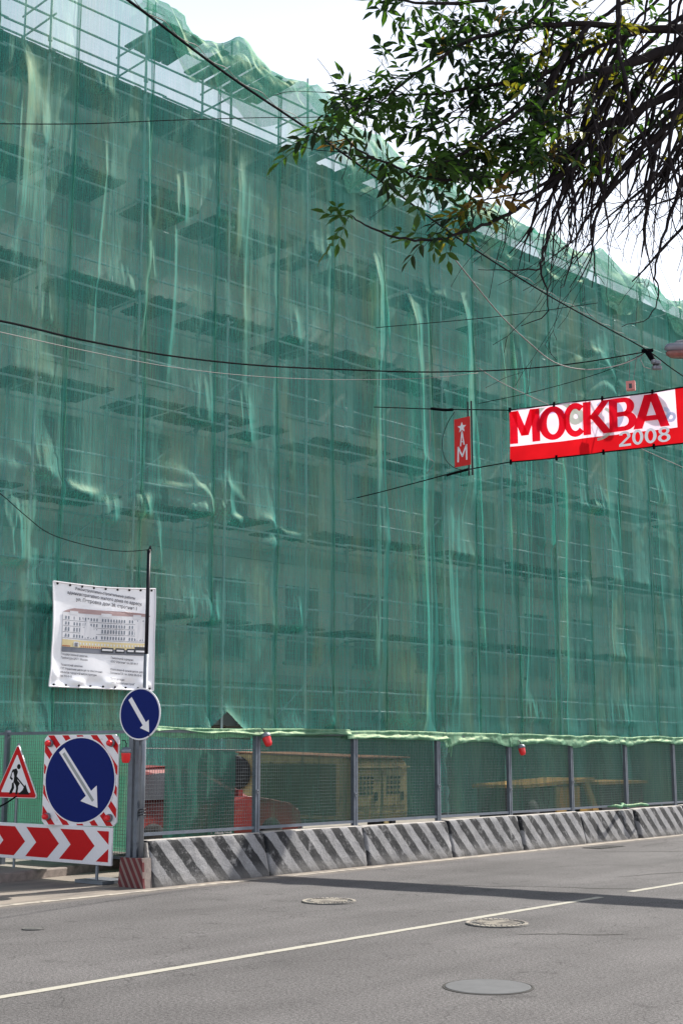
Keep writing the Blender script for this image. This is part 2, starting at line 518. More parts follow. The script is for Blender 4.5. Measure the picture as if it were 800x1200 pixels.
manhole(-11.7, 9.11, 0.12, 'small dark valve cover in the asphalt, leftmost of the round covers in the road', False)
t = thing('round_road_lid', 'smooth blank grey round lid set in the road nearest the camera', 'manhole cover', (-6.07, 9.18, 0))
b = MB(); b.lathe([(0.362, 0.0), (0.362, 0.004), (0.345, 0.006), (0.342, 0.002)], 48); b.build('frame_ring', M['iron_joint'], t)
b = MB(); b.lathe([(0.337, 0.001), (0.337, 0.007), (0.325, 0.009), (0.02, 0.010)], 48); b.build('lid', M['patch'], t)
gr = thing('drain_grate', 'rusty drain grate sunk beside the barriers far along the road', 'grate', (-13.2, 24.2, 0))
b = MB(); b.box(-.22, .22, -.5, .5, 0.001, 0.006); b.build('pit', M['iron_joint'], gr)
b = MB()
for i in range(9): b.box(-.2, .2, -.47 + i * .11, -.42 + i * .11, 0.007, 0.014)
b.build('bars', M['iron'], gr)

# ------------------------------------------------------------------ facade frame of reference
FA = R(5.9)                       # the facade turns 5.9 deg away from the street line
FD = 24.6
Nf = Vector((math.cos(FA), -math.sin(FA), 0))
Df = Vector((math.sin(FA), math.cos(FA), 0))
ORI = -Nf * FD


def fuv(x, y, v=0.0):
    P = at(x, y, Nf, -FD + v)
    return P.dot(Df), P.z
# local axes of everything on the facade: x = along the facade (u), y = into the building, z = up
FROT = math.atan2(Df.y, Df.x)


def facade_thing(name, label, cat):
    return thing(name, label, cat, ORI, FROT)


U0, U1 = 5.0, 62.0
# local y (into the building) = -v
# -------------------------------------------------- building
bld = facade_thing('office_building', 'pale multi storey building wrapped in scaffold and green netting', 'building')
WY = 2.15
wu = [1.0 + 2.65 * i for i in range(24)]
floors = [(0.9, 3.0), (4.3, 6.4), (7.8, 9.9), (11.2, 13.2), (14.6, 16.6)]
TOPW = 18.85
wb = MB(); wb2 = MB()
W = 1.25
edges = sorted(wu)
def wall_rows(mb, z0, z1, rows):
    zs = [z0]
    for a, c in rows: zs += [a, c]
    zs.append(z1)
    for i in range(0, len(zs), 2):
        mb.box(U0 - 6, U1 + 4, WY, WY + 0.5, zs[i], zs[i + 1])
    for a, c in rows:
        prev = U0 - 6
        for u in edges:
            if u - W / 2 > prev: mb.box(prev, u - W / 2, WY, WY + 0.5, a, c)
            prev = max(prev, u + W / 2)
        mb.box(prev, U1 + 4, WY, WY + 0.5, a, c)
wall_rows(wb2, -0.02, 3.8, floors[:1])
wall_rows(wb, 3.802, TOPW, floors[1:])
wb2.build('ground_floor_wall', M['wall_low'], bld)
wb.build('wall', M['wall_up'], bld)
b = MB()
for z in (3.8, 7.1, 13.4): b.box(U0 - 6, U1 + 4, WY - 0.09, WY - 0.003, z - .12, z + .12)
b.box(U0 - 6, U1 + 4, WY - 0.35, WY - 0.003, TOPW - .35, TOPW)
b.build('cornice', M['trim'], bld)
b = MB(); b.prism([(WY - .4, TOPW + .003), (WY + 10, TOPW + 1.2), (WY + 10, TOPW + 0.003)], 'x', U0 - 6, U1 + 4)
b.build('roof', M['roof'], bld)
b = MB(); b.box(U0 - 6, U1 + 4, WY + .7, WY + 14, 0, TOPW - .05); b.build('inner_walls', M['wall_low'], bld)
fm = {}
for fi, (a, c) in enumerate(floors):
    h = c - a
    fb = MB()
    for (x0, x1, z0, z1) in ((-W / 2, -W / 2 + .08, 0, h), (W / 2 - .08, W / 2, 0, h), (-W / 2 + .08, W / 2 - .08, 0, .08), (-W / 2 + .08, W / 2 - .08, h - .08, h),
                             (-.03, .03, .08, h - .08), (-W / 2 + .08, -.03, h * .68, h * .68 + .06), (.03, W / 2 - .08, h * .68, h * .68 + .06)):
        fb.box(x0, x1, 0.22, 0.28, z0, z1)
    pb = MB(); pb.box(-W / 2 + .08, W / 2 - .08, 0.245, 0.255, .08, h - .08)
    sb = MB(); sb.box(-W / 2 - .08, W / 2 + .08, -.08, 0.2, -.08, -.003)
    fm[fi] = (fb.mesh('window', M['trim']), pb.mesh('pane', M['pane']), sb.mesh('sill', M['trim']))
for fi, (a, c) in enumerate(floors):
    for u in wu:
        if u < 8 and fi > 3: continue
        w = obj('window', fm[fi][0], bld, (u, WY, a))
        obj('pane', fm[fi][1], w); obj('sill', fm[fi][2], w)

# -------------------------------------------------- scaffold
scf = facade_thing('scaffolding', 'steel tube scaffold with plank decks behind the green netting', 'scaffolding')
LEV = [17.72 - 2.55 * k for k in range(7)]
pole_u = []
u = 15.29 - 2.8 * 4
while u < U1: pole_u.append(u); u += 2.72


def top_h(u):
    """height of the netting top above the ground at u"""
    prof = [(0, 20.6), (14, 20.4), (18.3, 20.1), (19.2, 19.85), (20.8, 20.2), (22, 19.85), (23.5, 19.85), (26.6, 19.05),
            (28.3, 18.95), (29.8, 19.0), (31.9, 18.65), (33.5, 18.65), (35.6, 18.75), (37.5, 18.9), (39.5, 18.45), (41.5, 18.35), (44, 18.3), (70, 18.3)]
    sag = 0.0
    if u > 18.6:
        k = ((u - pole_u[0]) / 2.72) % 1.0
        sag = -.34 * math.sin(math.pi * k) ** .8 + .12
    for (a, ha), (c, hc) in zip(prof[:-1], prof[1:]):
        if u <= c: return ha + (hc - ha) * max(0, (u - a)) / (c - a) + sag
    return prof[-1][1] + sag


FRONT, BACK = 0.17, 1.45
for i, u in enumerate(pole_u):
    for yy in (FRONT, BACK):
        b = MB(); hh = top_h(u) + random.uniform(0.0, 0.35) if yy == FRONT else top_h(u) + random.uniform(-.5, 0.1)
        uu = u + (0 if yy == FRONT else 0.06)
        if yy == FRONT and abs(u - 20.8) < 1.4: hh = top_h(u) + 0.02
        b.tube([(uu, yy, 0.12), (uu + random.uniform(-.02, .02), yy, hh)], 0.032, 6)
        for z in [l + .4 for l in LEV if l < hh] + [l - .1 for l in LEV]:
            if z < hh - .1: b.tube([(uu, yy, z - .05), (uu, yy, z + .05)], 0.055, 6)
        b.build('pole', M['scaffold'], scf)
led = MB(); led.tube([(0, 0, 0), (5.5, 0, 0)], 0.028, 6); lme = led.mesh('ledger', M['scaffold'])
zs = []
for l in LEV: zs += [(l - 0.16, FRONT + .06), (l - 0.16, BACK + .06), (l + 1.0, FRONT + .06), (l + 0.5, FRONT + .06)]
zs += [(18.75, BACK + .06), (19.35, FRONT + .06), (20.0, FRONT + .06)]
for z, yy in zs:
    x = U0 - 2
    while x < U1:
        if z < top_h(x + 2.7) - 0.05:
            o = obj('ledger', lme, scf, (x, yy, z + random.uniform(-.04, .04)))
            o.rotation_euler[1] = random.uniform(-.006, .006)
        x += 5.4
tb = MB(); tb.tube([(0, 0.0, 0), (0, 1.5, 0)], 0.026, 6); tme = tb.mesh('transom', M['scaffold'])
for u in pole_u:
    for l in LEV + [18.75, 19.3]:
        if l + .3 < top_h(u): obj('transom', tme, scf, (u + .07, 0.07, l - 0.08 if l < 18 else l))
b = MB()
for i, u in enumerate(pole_u[:-1]):
    for k, l in enumerate(LEV):
        if (i + k) % 4 == 0:
            b.tube([(u, BACK + .12, l - 2.4), (pole_u[i + 1], BACK + .12, l - .1)], .024, 5)
b.build('diagonal_brace', M['scaffold'], scf)
# decks: boards laid side by side across the ledgers, ends ragged
decks = []      # (u0, u1, level z, protrusion)
boards = []
for li, l in enumerate(LEV):
    u = U0 + random.uniform(-1, 0)
    while u < U1 - 3:
        L = random.choice((0.7, 1.3, 1.9, 2.6)) if li else random.choice((0.9, 1.9, 2.3))
        pr = random.choice((0.0, 0.0, 0.0, 0.03, 0.10, 0.17)) if li else random.choice((0.0, .02, .08))
        decks.append((u, u + L, l, pr))
        x = u; h0 = random.uniform(0, .05)
        while x < u + L:
            w = random.choice((.14, .18, .22))
            boards.append((x, w, l + h0 + random.uniform(0, .03), .13 - pr * .6 + random.uniform(0.0, .10)))
            x += w + .008
        u += L + (random.uniform(0.1, .35) if li == 0 else random.uniform(.2, 1.1))
# extra decks two metres up at the left, under the draped net
for (a, c) in ((18.1, 19.3), (20.0, 21.0), (21.2, 22.3), (23.2, 24.3), (25.3, 26.3), (29.6, 31.2)):
    x = a
    while x < c:
        boards.append((x, .2, (19.72 if a < 23 else 18.5) + random.uniform(0, .05), -.05 + random.uniform(0, .15))); x += .21
bme = {}
for w in (.14, .18, .2, .22):
    q = MB(); q.box(0, w, 0, 1.62, 0, .045); bme[w] = q.mesh('plank', M['plank'])
boards.sort(key=lambda q: (0 if q[2] > 17 else 1 if q[2] > 14.9 else 2, q[0]) if 12 < q[0] < 46 else (9, q[0]))
rest = MB()
for i, (x, w, z, y0) in enumerate(boards):
    if i < 300:
        o = obj('plank', bme[w], scf, (x, y0, z)); o.rotation_euler[2] = random.uniform(-.03, .03)
    else:
        rest.box(x, x + w, y0, y0 + 1.6, z, z + .045)
rest.build('plank', M['plank'], scf)['kind'] = 'stuff'

# -------------------------------------------------- netting
net = facade_thing('scaffold_netting', 'huge green debris netting hung in laced strips over the scaffolded facade', 'netting')
seam_px = (75, 168, 251, 325, 390, 450, 505, 556, 602, 645, 685, 722, 756, 788, 820)
seams = [fuv(x, 500)[0] for x in seam_px]
seams = [seams[0] - 2.08 * k for k in range(5, 0, -1)] + seams + [seams[-1] + 1.95 * k for k in range(1, 11)]


def smooth(x, a, b):
    t = np.clip((x - a) / (b - a), 0, 1); return t * t * (3 - 2 * t)


def gauss(x, c, w): return np.exp(-((x - c) / w) ** 2)


# long gathered folds: (u, z_low, z_high, width, depth)
gathers = []
rg = random.Random(5)
for (a, c, n, zl, zh) in ((25.0, 26.3, 4, 2, 16.0), (26.6, 28.2, 5, 2, 15.5), (28.6, 30.4, 5, 2, 15), (31.0, 36.2, 11, 3, 15), (13, 25, 3, 9, 17), (36.5, 50, 12, 2, 15)):
    for k in range(n):
        z0 = rg.uniform(zl, (zl + zh) / 2); z1 = rg.uniform((zl + zh) / 2 + 1, zh)
        gathers.append((rg.uniform(a, c), z0, z1, rg.uniform(.05, .16), rg.uniform(.03, .10), rg.uniform(-.04, .04)))
for (gu, z0, z1, w, dep, lean) in ((25.55, 3.0, 15.8, .30, .26, .03), (27.05, 1.5, 15.0, .42, .30, .02), (28.25, 2.5, 13.0, .22, .20, -.01), (29.2, 8.5, 15.6, .28, .22, .0), (32.2, 3, 14.5, .16, .14, .02), (33.4, 2, 13, .12, .12, .0), (34.1, 1.5, 15, .10, .12, .01), (20.4, 13.5, 17, .2, .16, .02), (14.1, 12.5, 17.6, .3, .22, .03), (17.7, 11, 17.4, .14, .12, .0)):
    gathers.append((gu, z0, z1, w, dep, lean))
# short patches where the cloth is pushed out by board ends and clips: photo x, top y, bottom y, width, depth
bulges = []
for (x, ya, yb, w, dep) in ((12, 20, 150, .14, .12), (52, 120, 170, .10, .10), (120, 95, 110, .16, .1), (183, 180, 330, .07, .12), (214, 200, 262, .14, .18), (265, 222, 258, .12, .14), (345, 368, 402, .16, .17),
                            (238, 445, 495, .22, .16), (290, 455, 520, .16, .24), (16, 555, 660, .34, .30), (55, 520, 560, .16, .2), (130, 590, 612, .22, .16), (168, 588, 605, .14, .2), (186, 610, 665, .08, .18),
                            (245, 588, 606, .2, .2), (268, 560, 600, .14, .18), (222, 700, 728, .16, .14), (250, 700, 728, .14, .16), (348, 700, 736, .10, .14), (388, 770, 850, .10, .22), (405, 470, 520, .16, .14), (150, 310, 345, .2, .1),
                            (640, 565, 640, .2, .2), (700, 570, 600, .3, .2), (690, 680, 700, .24, .12), (630, 820, 845, .4, .12), (470, 820, 845, .5, .1), (730, 820, 850, .4, .12), (770, 560, 590, .3, .16), (340, 480, 560, .10, .08), (60, 330, 380, .2, .1)):
    bu, bz1 = fuv(x, ya); bz0 = fuv(x, yb)[1]
    bulges.append((bu, bz0, bz1, w * 1.25, dep * .72))


def net_v(U, Z, si, a, c):
    """outward bulge of the strip between seams a and c"""
    t = (U - a) / (c - a)
    rr = random.Random(si * 31 + 5)
    mid = np.sin(np.pi * np.clip(t, 0, 1))
    v = mid * (0.07 * vnoise(U * 0.3, Z * 0.22, 3) + 0.03)
    # hung cloth: long soft vertical folds that change slowly downwards
    warp = 0.25 * vnoise(U * .6, Z * .3, 9)
    amp = 0.5 + 0.5 * vnoise(U * 0.35 + 7, Z * 0.16, 17)
    v += (0.014 * vnoise(U * 3.3 + warp, Z * 0.16 + 11, 21) + 0.005 * vnoise(U * 9 + warp * 2, Z * 0.25, 22)) * (0.25 + 1.1 * np.clip(amp, 0, 1))
    v += 0.003 * vnoise(U * 5, Z * 5, 31) + 0.010 * vnoise(U * 1.5, Z * 1.2, 32)
    for (gu, z0, z1, w, dep, lean) in gathers:
        if gu < a - .6 or gu > c + .6: continue
        uc = gu + lean * (Z - z1) + .05 * np.sin(Z * 1.1 + gu)
        ww = w * (0.6 + 0.6 * np.clip((z1 - Z) / (z1 - z0), 0, 1.2))
        lf, rf_ = (1.6, .6) if w < .2 else (.7, 1.7)
        v += dep * (1 + .12 * vnoise(U * 11, Z * .3, 80)) * np.where(U < uc, np.exp(-((U - uc) / (ww * lf)) ** 2), np.exp(-((U - uc) / (ww * rf_)) ** 2)) * smooth(Z, z0, z0 + 1.5) * (1 - smooth(Z, z1 - 1.2, z1 + .2))
    for (gu, z0, z1, w, dep) in bulges:
        if gu < a - 1 or gu > c + 1: continue
        uc = gu + .06 * vnoise(Z * 1.7, Z * 0 + gu, 77)
        rough = 1 + .30 * vnoise(U * 9, Z * 1.6, 78) + .16 * vnoise(U * 20, Z * 3, 79)
        v += dep * rough * np.where(U < uc, np.exp(-((U - uc) / (w * 2.2)) ** 2), np.exp(-((U - uc) / (w * .9)) ** 2)) * smooth(Z, z0 - .12, z0 + .10) * (1 - smooth(Z, z0 + .1, z1 + .35))
    # boards pressing outwards
    for (d0, d1, l, pr) in decks:
        if pr < .05 or d1 < a - .4 or d0 > c + .4: continue
        d1 = min(d1, d0 + .9)
        inu = smooth(U, d0 - .3, d0 + .12) * (1 - smooth(U, d1 - .12, d1 + .3))
        dz = Z - l
        prof = np.where(dz > 0, np.exp(-np.abs(dz) / (.55 + .35 * vnoise(U * 1.5, Z * 0 + l, 4))), np.exp(-np.abs(dz) / .28))
        v += inu * prof * (pr * .62) * (1 + .22 * vnoise(U * 7, Z * .5 + l, 41))
    # slack cloth caught on the tier lap: diagonal swags around 7.5 m, small ones near 4.9 m
    lap = 7.9 + 0.25 * np.sin(U * 1.05 + 0.7) - .04 * (U - 16)
    k = (1 - smooth(U, 22.3, 24.0))
    for off, w, dep in ((0.0, .12, .10), (-.33, .18, .08), (.35, .16, .05)):
        zz = lap + off + .22 * np.sin(U * 3.0 + off * 9) * (0.5 + .5 * vnoise(U * .9, Z * 0, 55))
        v += k * dep * gauss(Z, zz, w) * (0.55 + .6 * vnoise(U * 1.7, Z * .6, 56))
    # soft crumpled belt at the right, 12-14.5 m and round 9.7 m
    k2 = smooth(U, 33.5, 36)
    for zc, w, dep in ((14.6, .2, .15), (13.7, .18, .12), (12.9, .16, .09), (9.4, .17, .10), (8.9, .15, .06)):
        zz = zc + .35 * np.sin(U * 1.55 + zc) + .12 * vnoise(U * 2, Z * .5, 61)
        v += k2 * dep * gauss(Z, zz, w) * np.clip(.4 + .9 * vnoise(U * .8 + zc, Z * .3, 62), 0, 1.2)
    # pulled in at the laced seams
    v -= 0.05 * (np.exp(-np.abs(U - a) / .06) + np.exp(-np.abs(U - c) / .06))
    # the cloth bows out towards its foot
    v += 0.25 * smooth(-Z, -3.2, -1.0) * (.6 + .4 * vnoise(U * 1.2, Z * 0, 71))
    return np.maximum(v, -0.10)


def grid_mesh(name, P, nu, nz, mat_, skip=None):
    idx = np.arange(nu * nz).reshape(nu, nz)
    q = np.stack([idx[:-1, :-1], idx[1:, :-1], idx[1:, 1:], idx[:-1, 1:]], -1).reshape(-1, 4)
    if skip is not None: q = q[~skip(P[q].mean(1))]
    me = bpy.data.meshes.new(name)
    me.vertices.add(len(P)); me.vertices.foreach_set('co', P.astype(np.float32).ravel())
    me.loops.add(q.size); me.loops.foreach_set('vertex_index', q.ravel().astype(np.int32))
    me.polygons.add(len(q)); me.polygons.foreach_set('loop_start', np.arange(0, q.size, 4, dtype=np.int32))
    me.polygons.foreach_set('loop_total', np.full(len(q), 4, dtype=np.int32))
    me.polygons.foreach_set('use_smooth', np.ones(len(q), dtype=bool))
    me.materials.append(mat_); me.update(calc_edges=True)
    return me


hole_u, hole_z = fuv(262, 840)
for si, (a, c) in enumerate(zip(seams[:-1], seams[1:])):
    near = 13 < c and a < 44
    nu, nz = (90, 300) if near else (30, 90)
    ov = 0.05
    uu = np.linspace(a - ov, c + ov, nu)
    tt = np.linspace(0, 1, nz)
    UU, TT = np.meshgrid(uu, tt, indexing='ij')
    tops = np.array([top_h(x) for x in uu]) - .02 + .05 * vnoise(uu * 2, uu * 0, 5)
    ZZ = 0.25 + TT * (tops[:, None] - 0.25)
    V = net_v(UU, ZZ, si, a, c) + (0.006 if si % 2 else 0.0)
    # the top metre leans back over the rail at the right
    back = smooth(ZZ, 17.9, 19.2) * smooth(UU, 22, 26) * 0.25
    skew = 0.05 * vnoise(ZZ * .25, UU * 0 + si, 88) + .02 * np.sin(ZZ * .8 + si)
    P = np.stack([UU + skew * np.sin(np.pi * TT), -(V) + back, ZZ], -1).reshape(-1, 3)
    sk = None
    if a < hole_u + 1 and c > hole_u - 1:
        ln = hole_z + .12 - np.abs(P[:, 0] - hole_u) * .80
        dzz = ln - P[:, 2]
        P[:, 2] = np.where((dzz > -.035) & (dzz < .04) & (P[:, 2] > hole_z - .5), ln, P[:, 2])
        P[:, 1] -= .10 * np.exp(-np.abs(dzz) / .12) * (np.abs(P[:, 0] - hole_u) < .8)
        sk = lambda C: (C[:, 2] < hole_z + .12 - np.abs(C[:, 0] - hole_u) * .80) & (C[:, 2] > hole_z - .5)
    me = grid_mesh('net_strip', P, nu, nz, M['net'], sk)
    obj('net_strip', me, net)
# lacing cords along the seams
for si, u in enumerate(seams):
    rr = random.Random(si)
    ht = top_h(u) + .02
    for half, (za, zb) in enumerate(((.3, 8.6), (8.6, ht))):
        b = MB(); pts = []
        n = 34
        for i in range(n + 1):
            z = za + (zb - za) * i / n
            sk = 0.05 * float(vnoise(z * .25, si * 1.0, 88)) + .02 * math.sin(z * .8 + si)
            pts.append((u + sk * math.sin(math.pi * z / 19) + rr.uniform(-.012, .012), -.02 - rr.uniform(0, .03), z))
        b.tube(pts, [.010 + rr.uniform(-.004, .006) for _ in pts], 5, False)
        b.build('lacing_cord', M['cord'], net, smooth=True)

# the loose second layer thrown over the top rails, lower edge in scallops
def low_edge(u):
    if u < 18.2: return 19.8
    arcs = [(18.2, 19.6, 19.5, 18.35), (19.6, 22.0, 18.55, 17.95), (22.0, 23.4, 18.8, 18.3)]
    for a, c, e, m_ in arcs:
        if a <= u < c: return e + (m_ - e) * math.sin(math.pi * (u - a) / (c - a))
    # behind the tree and to the right: down past the top deck, with lifted gaps
    base = 17.1 + .25 * math.sin(u * 1.3)
    for gc, gw, gh in ((27.9, 1.7, 1.35), (32.6, 1.0, 1.3), (36.2, .6, 1.0), (39.8, 1.1, 1.2), (43.2, .8, 1.1), (47, 1.2, 1.1), (53, 1, .9)):
        if abs(u - gc) < gw: base = max(base, 17.35 + gh * (1 - abs(u - gc) / gw))
    if u < 24.3: base = 18.8 - (u - 23.4) * 1.7
    return base


us = np.arange(17.4, 61, .055)
nz = 60
P = np.zeros((len(us), nz, 3))
le = np.array([low_edge(x) for x in us]); le = np.convolve(np.pad(le, 3, 'edge'), np.ones(7) / 7, 'valid')
tp = np.array([top_h(x) for x in us]) + .05
for j in range(nz):
    f = j / (nz - 1)
    if f < .3:      # lies backwards over the deck
        q = f / .3
        y = .55 - .50 * q; z = tp - .12 * (1 - q) ** 1.2 + .05 * np.sin(us * 3 + q * 4)
    else:
        q = (f - .3) / .7
        y = .05 - .12 * math.sin(math.pi * min(1, q * 1.2)) - .10; z = tp + (le - tp) * q
    dr = .10 * vnoise(us * 1.2 + f * 3.5, us * 0 + f * 3, 91) + .035 * vnoise(us * 3.4 - f * 7, us * 0 + f * 5, 92) + .010 * vnoise(us * 8 + f * 5, us * 0 + f * 9, 93)
    sw = .07 * np.sin((us * 1.9 + 3 * f) * 1.3 + 5 * f) * (f > .25)
    P[:, j, 0] = us + .12 * vnoise(us * 1.2, us * 0 + f * 5, 94)
    P[:, j, 1] = y - np.abs(dr + sw) * 1.3
    P[:, j, 2] = z + dr * .45
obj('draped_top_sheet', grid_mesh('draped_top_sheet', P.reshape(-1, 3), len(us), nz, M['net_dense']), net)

# ------------------------------------------------------------------ information banner on the facade
def text_mesh(body, size, bold=0.0, ext=0.0, align='LEFT', sx=1.0):
    cu = bpy.data.curves.new('t', 'FONT'); cu.body = body; cu.size = size; cu.offset = bold; cu.extrude = ext
    cu.resolution_u = 3; cu.align_x = align
    o = bpy.data.objects.new('t', cu); COL.objects.link(o)
    bpy.context.view_layer.update()
    me = bpy.data.meshes.new_from_object(o.evaluated_get(bpy.context.evaluated_depsgraph_get()))
    bpy.data.objects.remove(o); bpy.data.curves.remove(cu)
    if sx != 1: me.transform(Matrix.Diagonal((sx, 1, 1, 1)))
    return me


def add_text(mb, body, size, x, z, yfn, bold=0.0, align='LEFT', sx=1.0, slope=0.0, off=0.0):
    me = text_mesh(body, size, bold, 0, align, sx)
    b = len(mb.v)
    for v in me.vertices:
        X = x + v.co.x; Z = z + v.co.y + slope * v.co.x
        mb.v.append((X, yfn(X, Z) - off, Z))
    for p in me.polygons:
        mb.f.append(tuple(b + i for i in p.vertices)); mb.mi.append(mb.m)
    bpy.data.meshes.remove(me)


c4 = [fuv(62, 681, .35), fuv(182, 690, .35), fuv(182, 806, .35), fuv(61, 808, .35)]
iu0, iu1 = c4[0][0], c4[1][0]
iz1 = (c4[0][1] + c4[1][1]) / 2; iz0 = (c4[2][1] + c4[3][1]) / 2
IW, IH = iu1 - iu0, iz1 - iz0
info = thing('information_banner', 'white construction information banner showing a building tied to the green netting', 'banner',
             ORI + Df * iu0 + Nf * .36 + Vector((0, 0, iz0)), FROT)
vinyl = mat('banner_vinyl', (0.88, 0.88, 0.92), 0.33, noise=(6, 0.04), spec=0.5)
INK = [mat('ink_grey', (0.16, 0.16, 0.19), 0.5), mat('ink_building', (0.66, 0.66, 0.70), 0.5, noise=(5, .05)), mat('ink_window', (0.13, 0.16, 0.21), 0.5),
       mat('ink_ochre', (0.66, 0.55, 0.30), 0.5), mat('ink_roof', (0.40, 0.27, 0.27), 0.5), mat('ink_asphalt', (0.16, 0.17, 0.21), 0.5),
       mat('ink_brick', (0.42, 0.13, 0.07), 0.5), mat('ink_dark', (0.02, 0.025, 0.035), 0.5)]


def iy(x, z):
    q = .014 * np.sin(x * 4.0 + z * 1.3) * np.sin(z * 2.6 + 1) + .005 * vnoise(x * 4 - z * 3, z * 3, 7)
    q = q - .07 * np.exp(-((x + z * .55 - .25) / .12) ** 2) * np.exp(-z / .5) + .05 * np.exp(-((z - .12) / .08) ** 2) * np.sin(x * 7)
    return q


nx, nzz = 60, 60
xs = np.linspace(0, IW, nx); zs2 = np.linspace(0, IH, nzz)
XX, ZZ = np.meshgrid(xs, zs2, indexing='ij')
inset = .04 * np.sin(ZZ / IH * math.pi) * (XX / IW < .5) * (1 - XX / IW * 2)
sag = -.05 * np.sin(XX / IW * math.pi) * ZZ / IH
dip = (c4[0][1] - c4[1][1]) * (0.5 - XX / IW) * ZZ / IH
fl = 0.0 * (1 - XX / IW) ** 3 * (1 - ZZ / IH) ** 2
Pp = np.stack([XX + inset + fl, iy(XX, ZZ), ZZ + sag + dip], -1).reshape(-1, 3)
obj('sheet', grid_mesh('sheet', Pp, nx, nzz, vinyl), info)


def ipos(x, z):     # printed position (0..1) -> sheet surface point
    X, Z = x * IW, z * IH
    ii = .04 * math.sin(z * math.pi) * (1 - x * 2) if x < .5 else 0
    return (X + ii , float(iy(X, Z)) - .012, Z - .05 * math.sin(x * math.pi) * z + (c4[0][1] - c4[1][1]) * (.5 - x) * z)


def irect(mb, x0, x1, z0, z1, m, off=0.0, x0b=None, x1b=None):
    mb.m = m; n = max(1, int((x1 - x0) * 20))
    P = []
    for i in range(n + 1):
        q = i / n
        xa = x0 + (x1 - x0) * q; xb = (x0 if x0b is None else x0b) + ((x1 if x1b is None else x1b) - (x0 if x0b is None else x0b)) * q
        for x, z in ((xa, z0), (xb, z1)):
            p = ipos(x, z); P.append((p[0], p[1] - off, p[2]))
    mb.poly(P, [(2 * i, 2 * i + 2, 2 * i + 3, 2 * i + 1) for i in range(n)])


pr = MB()
irect(pr, .09, .93, .335, .385, 5)                      # street
irect(pr, .09, .93, .385, .455, 3, .002)                # ochre ground floor
irect(pr, .09, .93, .455, .72, 1, .002)                 # white storeys
irect(pr, .09, .95, .72, .745, 4, .003, .14, .93)
irect(pr, .14, .93, .745, .765, 4, .003, .20, .72)
for (a, c) in ((.16, .24), (.46, .56), (.78, .86)): irect(pr, a, c, .70, .735, 1, .005)
for z in (.66, .605, .545, .487):
    irect(pr, .09, .93, z - .020, z - .016, 5, .004)
    for k in range(30):
        x = .115 + k * .0272
        if k % 10 == 2: continue
        irect(pr, x, x + .013, z - .008, z + (.022 if z != .545 else .03), 2, .004)
for k in range(22): irect(pr, .26 + k * .03, .273 + k * .03, .415, .435, 1, .004)
irect(pr, .20, .25, .392, .44, 1, .006); irect(pr, .21, .24, .392, .43, 0, .008)
for k in range(14): irect(pr, .27 + k * .02, .283 + k * .02, .388, .404, 6, .005)
irect(pr, .09, .17, .388, .398, 6, .005)
for (a, c) in ((.47, .59), (.61, .70), (.72, .80), (.80, .91)):
    irect(pr, a, c, .352, .40 if a < .8 else .42, 7, .007)
    irect(pr, a + .01, c - .01, .368, .385, 1, .009)
pr.build('printed_building', INK, info)['kind'] = 'stuff'
tx = MB()
lines = [('Реконструктивно-строительные работы', .50, .905, .036), ('административно-жилого дома по адресу:', .50, .855, .042), ('ул. Петровка дом 28, строение 1', .52, .80, .046)]
for s, x, z, sz in lines:
    add_text(tx, s, sz * IH * 1.0, x * IW, z * IH, lambda X, Z: ipos(min(1, max(0, X / IW)), Z / IH)[1], .002, 'CENTER', 1.0, -.055)
for s, x, z in [('Государственный заказчик:', .10, .30), ('Префектура ЦАО г. Москвы', .10, .265), ('Технический заказчик:', .10, .20), ('ГУП Управление дирекция по обеспечению', .10, .165),
                ('объектов городской инфраструктуры', .10, .13), ('тел. 911-3-15', .10, .095), ('Генеральный подрядчик:', .57, .29), ('ООО "Стратегия" тел. 507-39-17', .57, .255),
                ('Ответственный производитель работ:', .57, .18), ('Плотников П.Р. тел. 8(960) 585-30-43', .57, .145), ('Проектировщик:', .57, .09), ('ООО "Моспроектжилстрой"', .57, .055)]:
    add_text(tx, s, .028 * IH, x * IW, z * IH, lambda X, Z: ipos(min(1, max(0, X / IW)), Z / IH)[1], .0008, 'LEFT', .78, -.04)
tx.build('lettering', INK[0], info)['kind'] = 'stuff'
hb = MB()
for (p, q) in (((.0, .0), (1, .0)), ((1, 0), (1, 1)), ((1, 1), (0, 1)), ((0, 1), (0, 0))):
    pts = [Vector(ipos(p[0] + (q[0] - p[0]) * i / 14, p[1] + (q[1] - p[1]) * i / 14)) for i in range(15)]
    hb.tube(pts, .018, 5)
hb.build('hem', M['white_film'], info)
hb = MB()
for k in range(9):
    for z in (.018, .982):
        p = ipos(.04 + k * .115, z); hb.lathe([(.0, -.012), (.022, -.012), (.022, .012), (.0, .012)], 8, Matrix.Translation(p) @ Matrix.Rotation(R(90), 4, 'X'))
        hb.tube([p, (p[0], p[1] + .02, p[2] + (.12 if z > .5 else -.12))], .006, 4)
hb.build('eyelet_ties', M['black_print'], info)

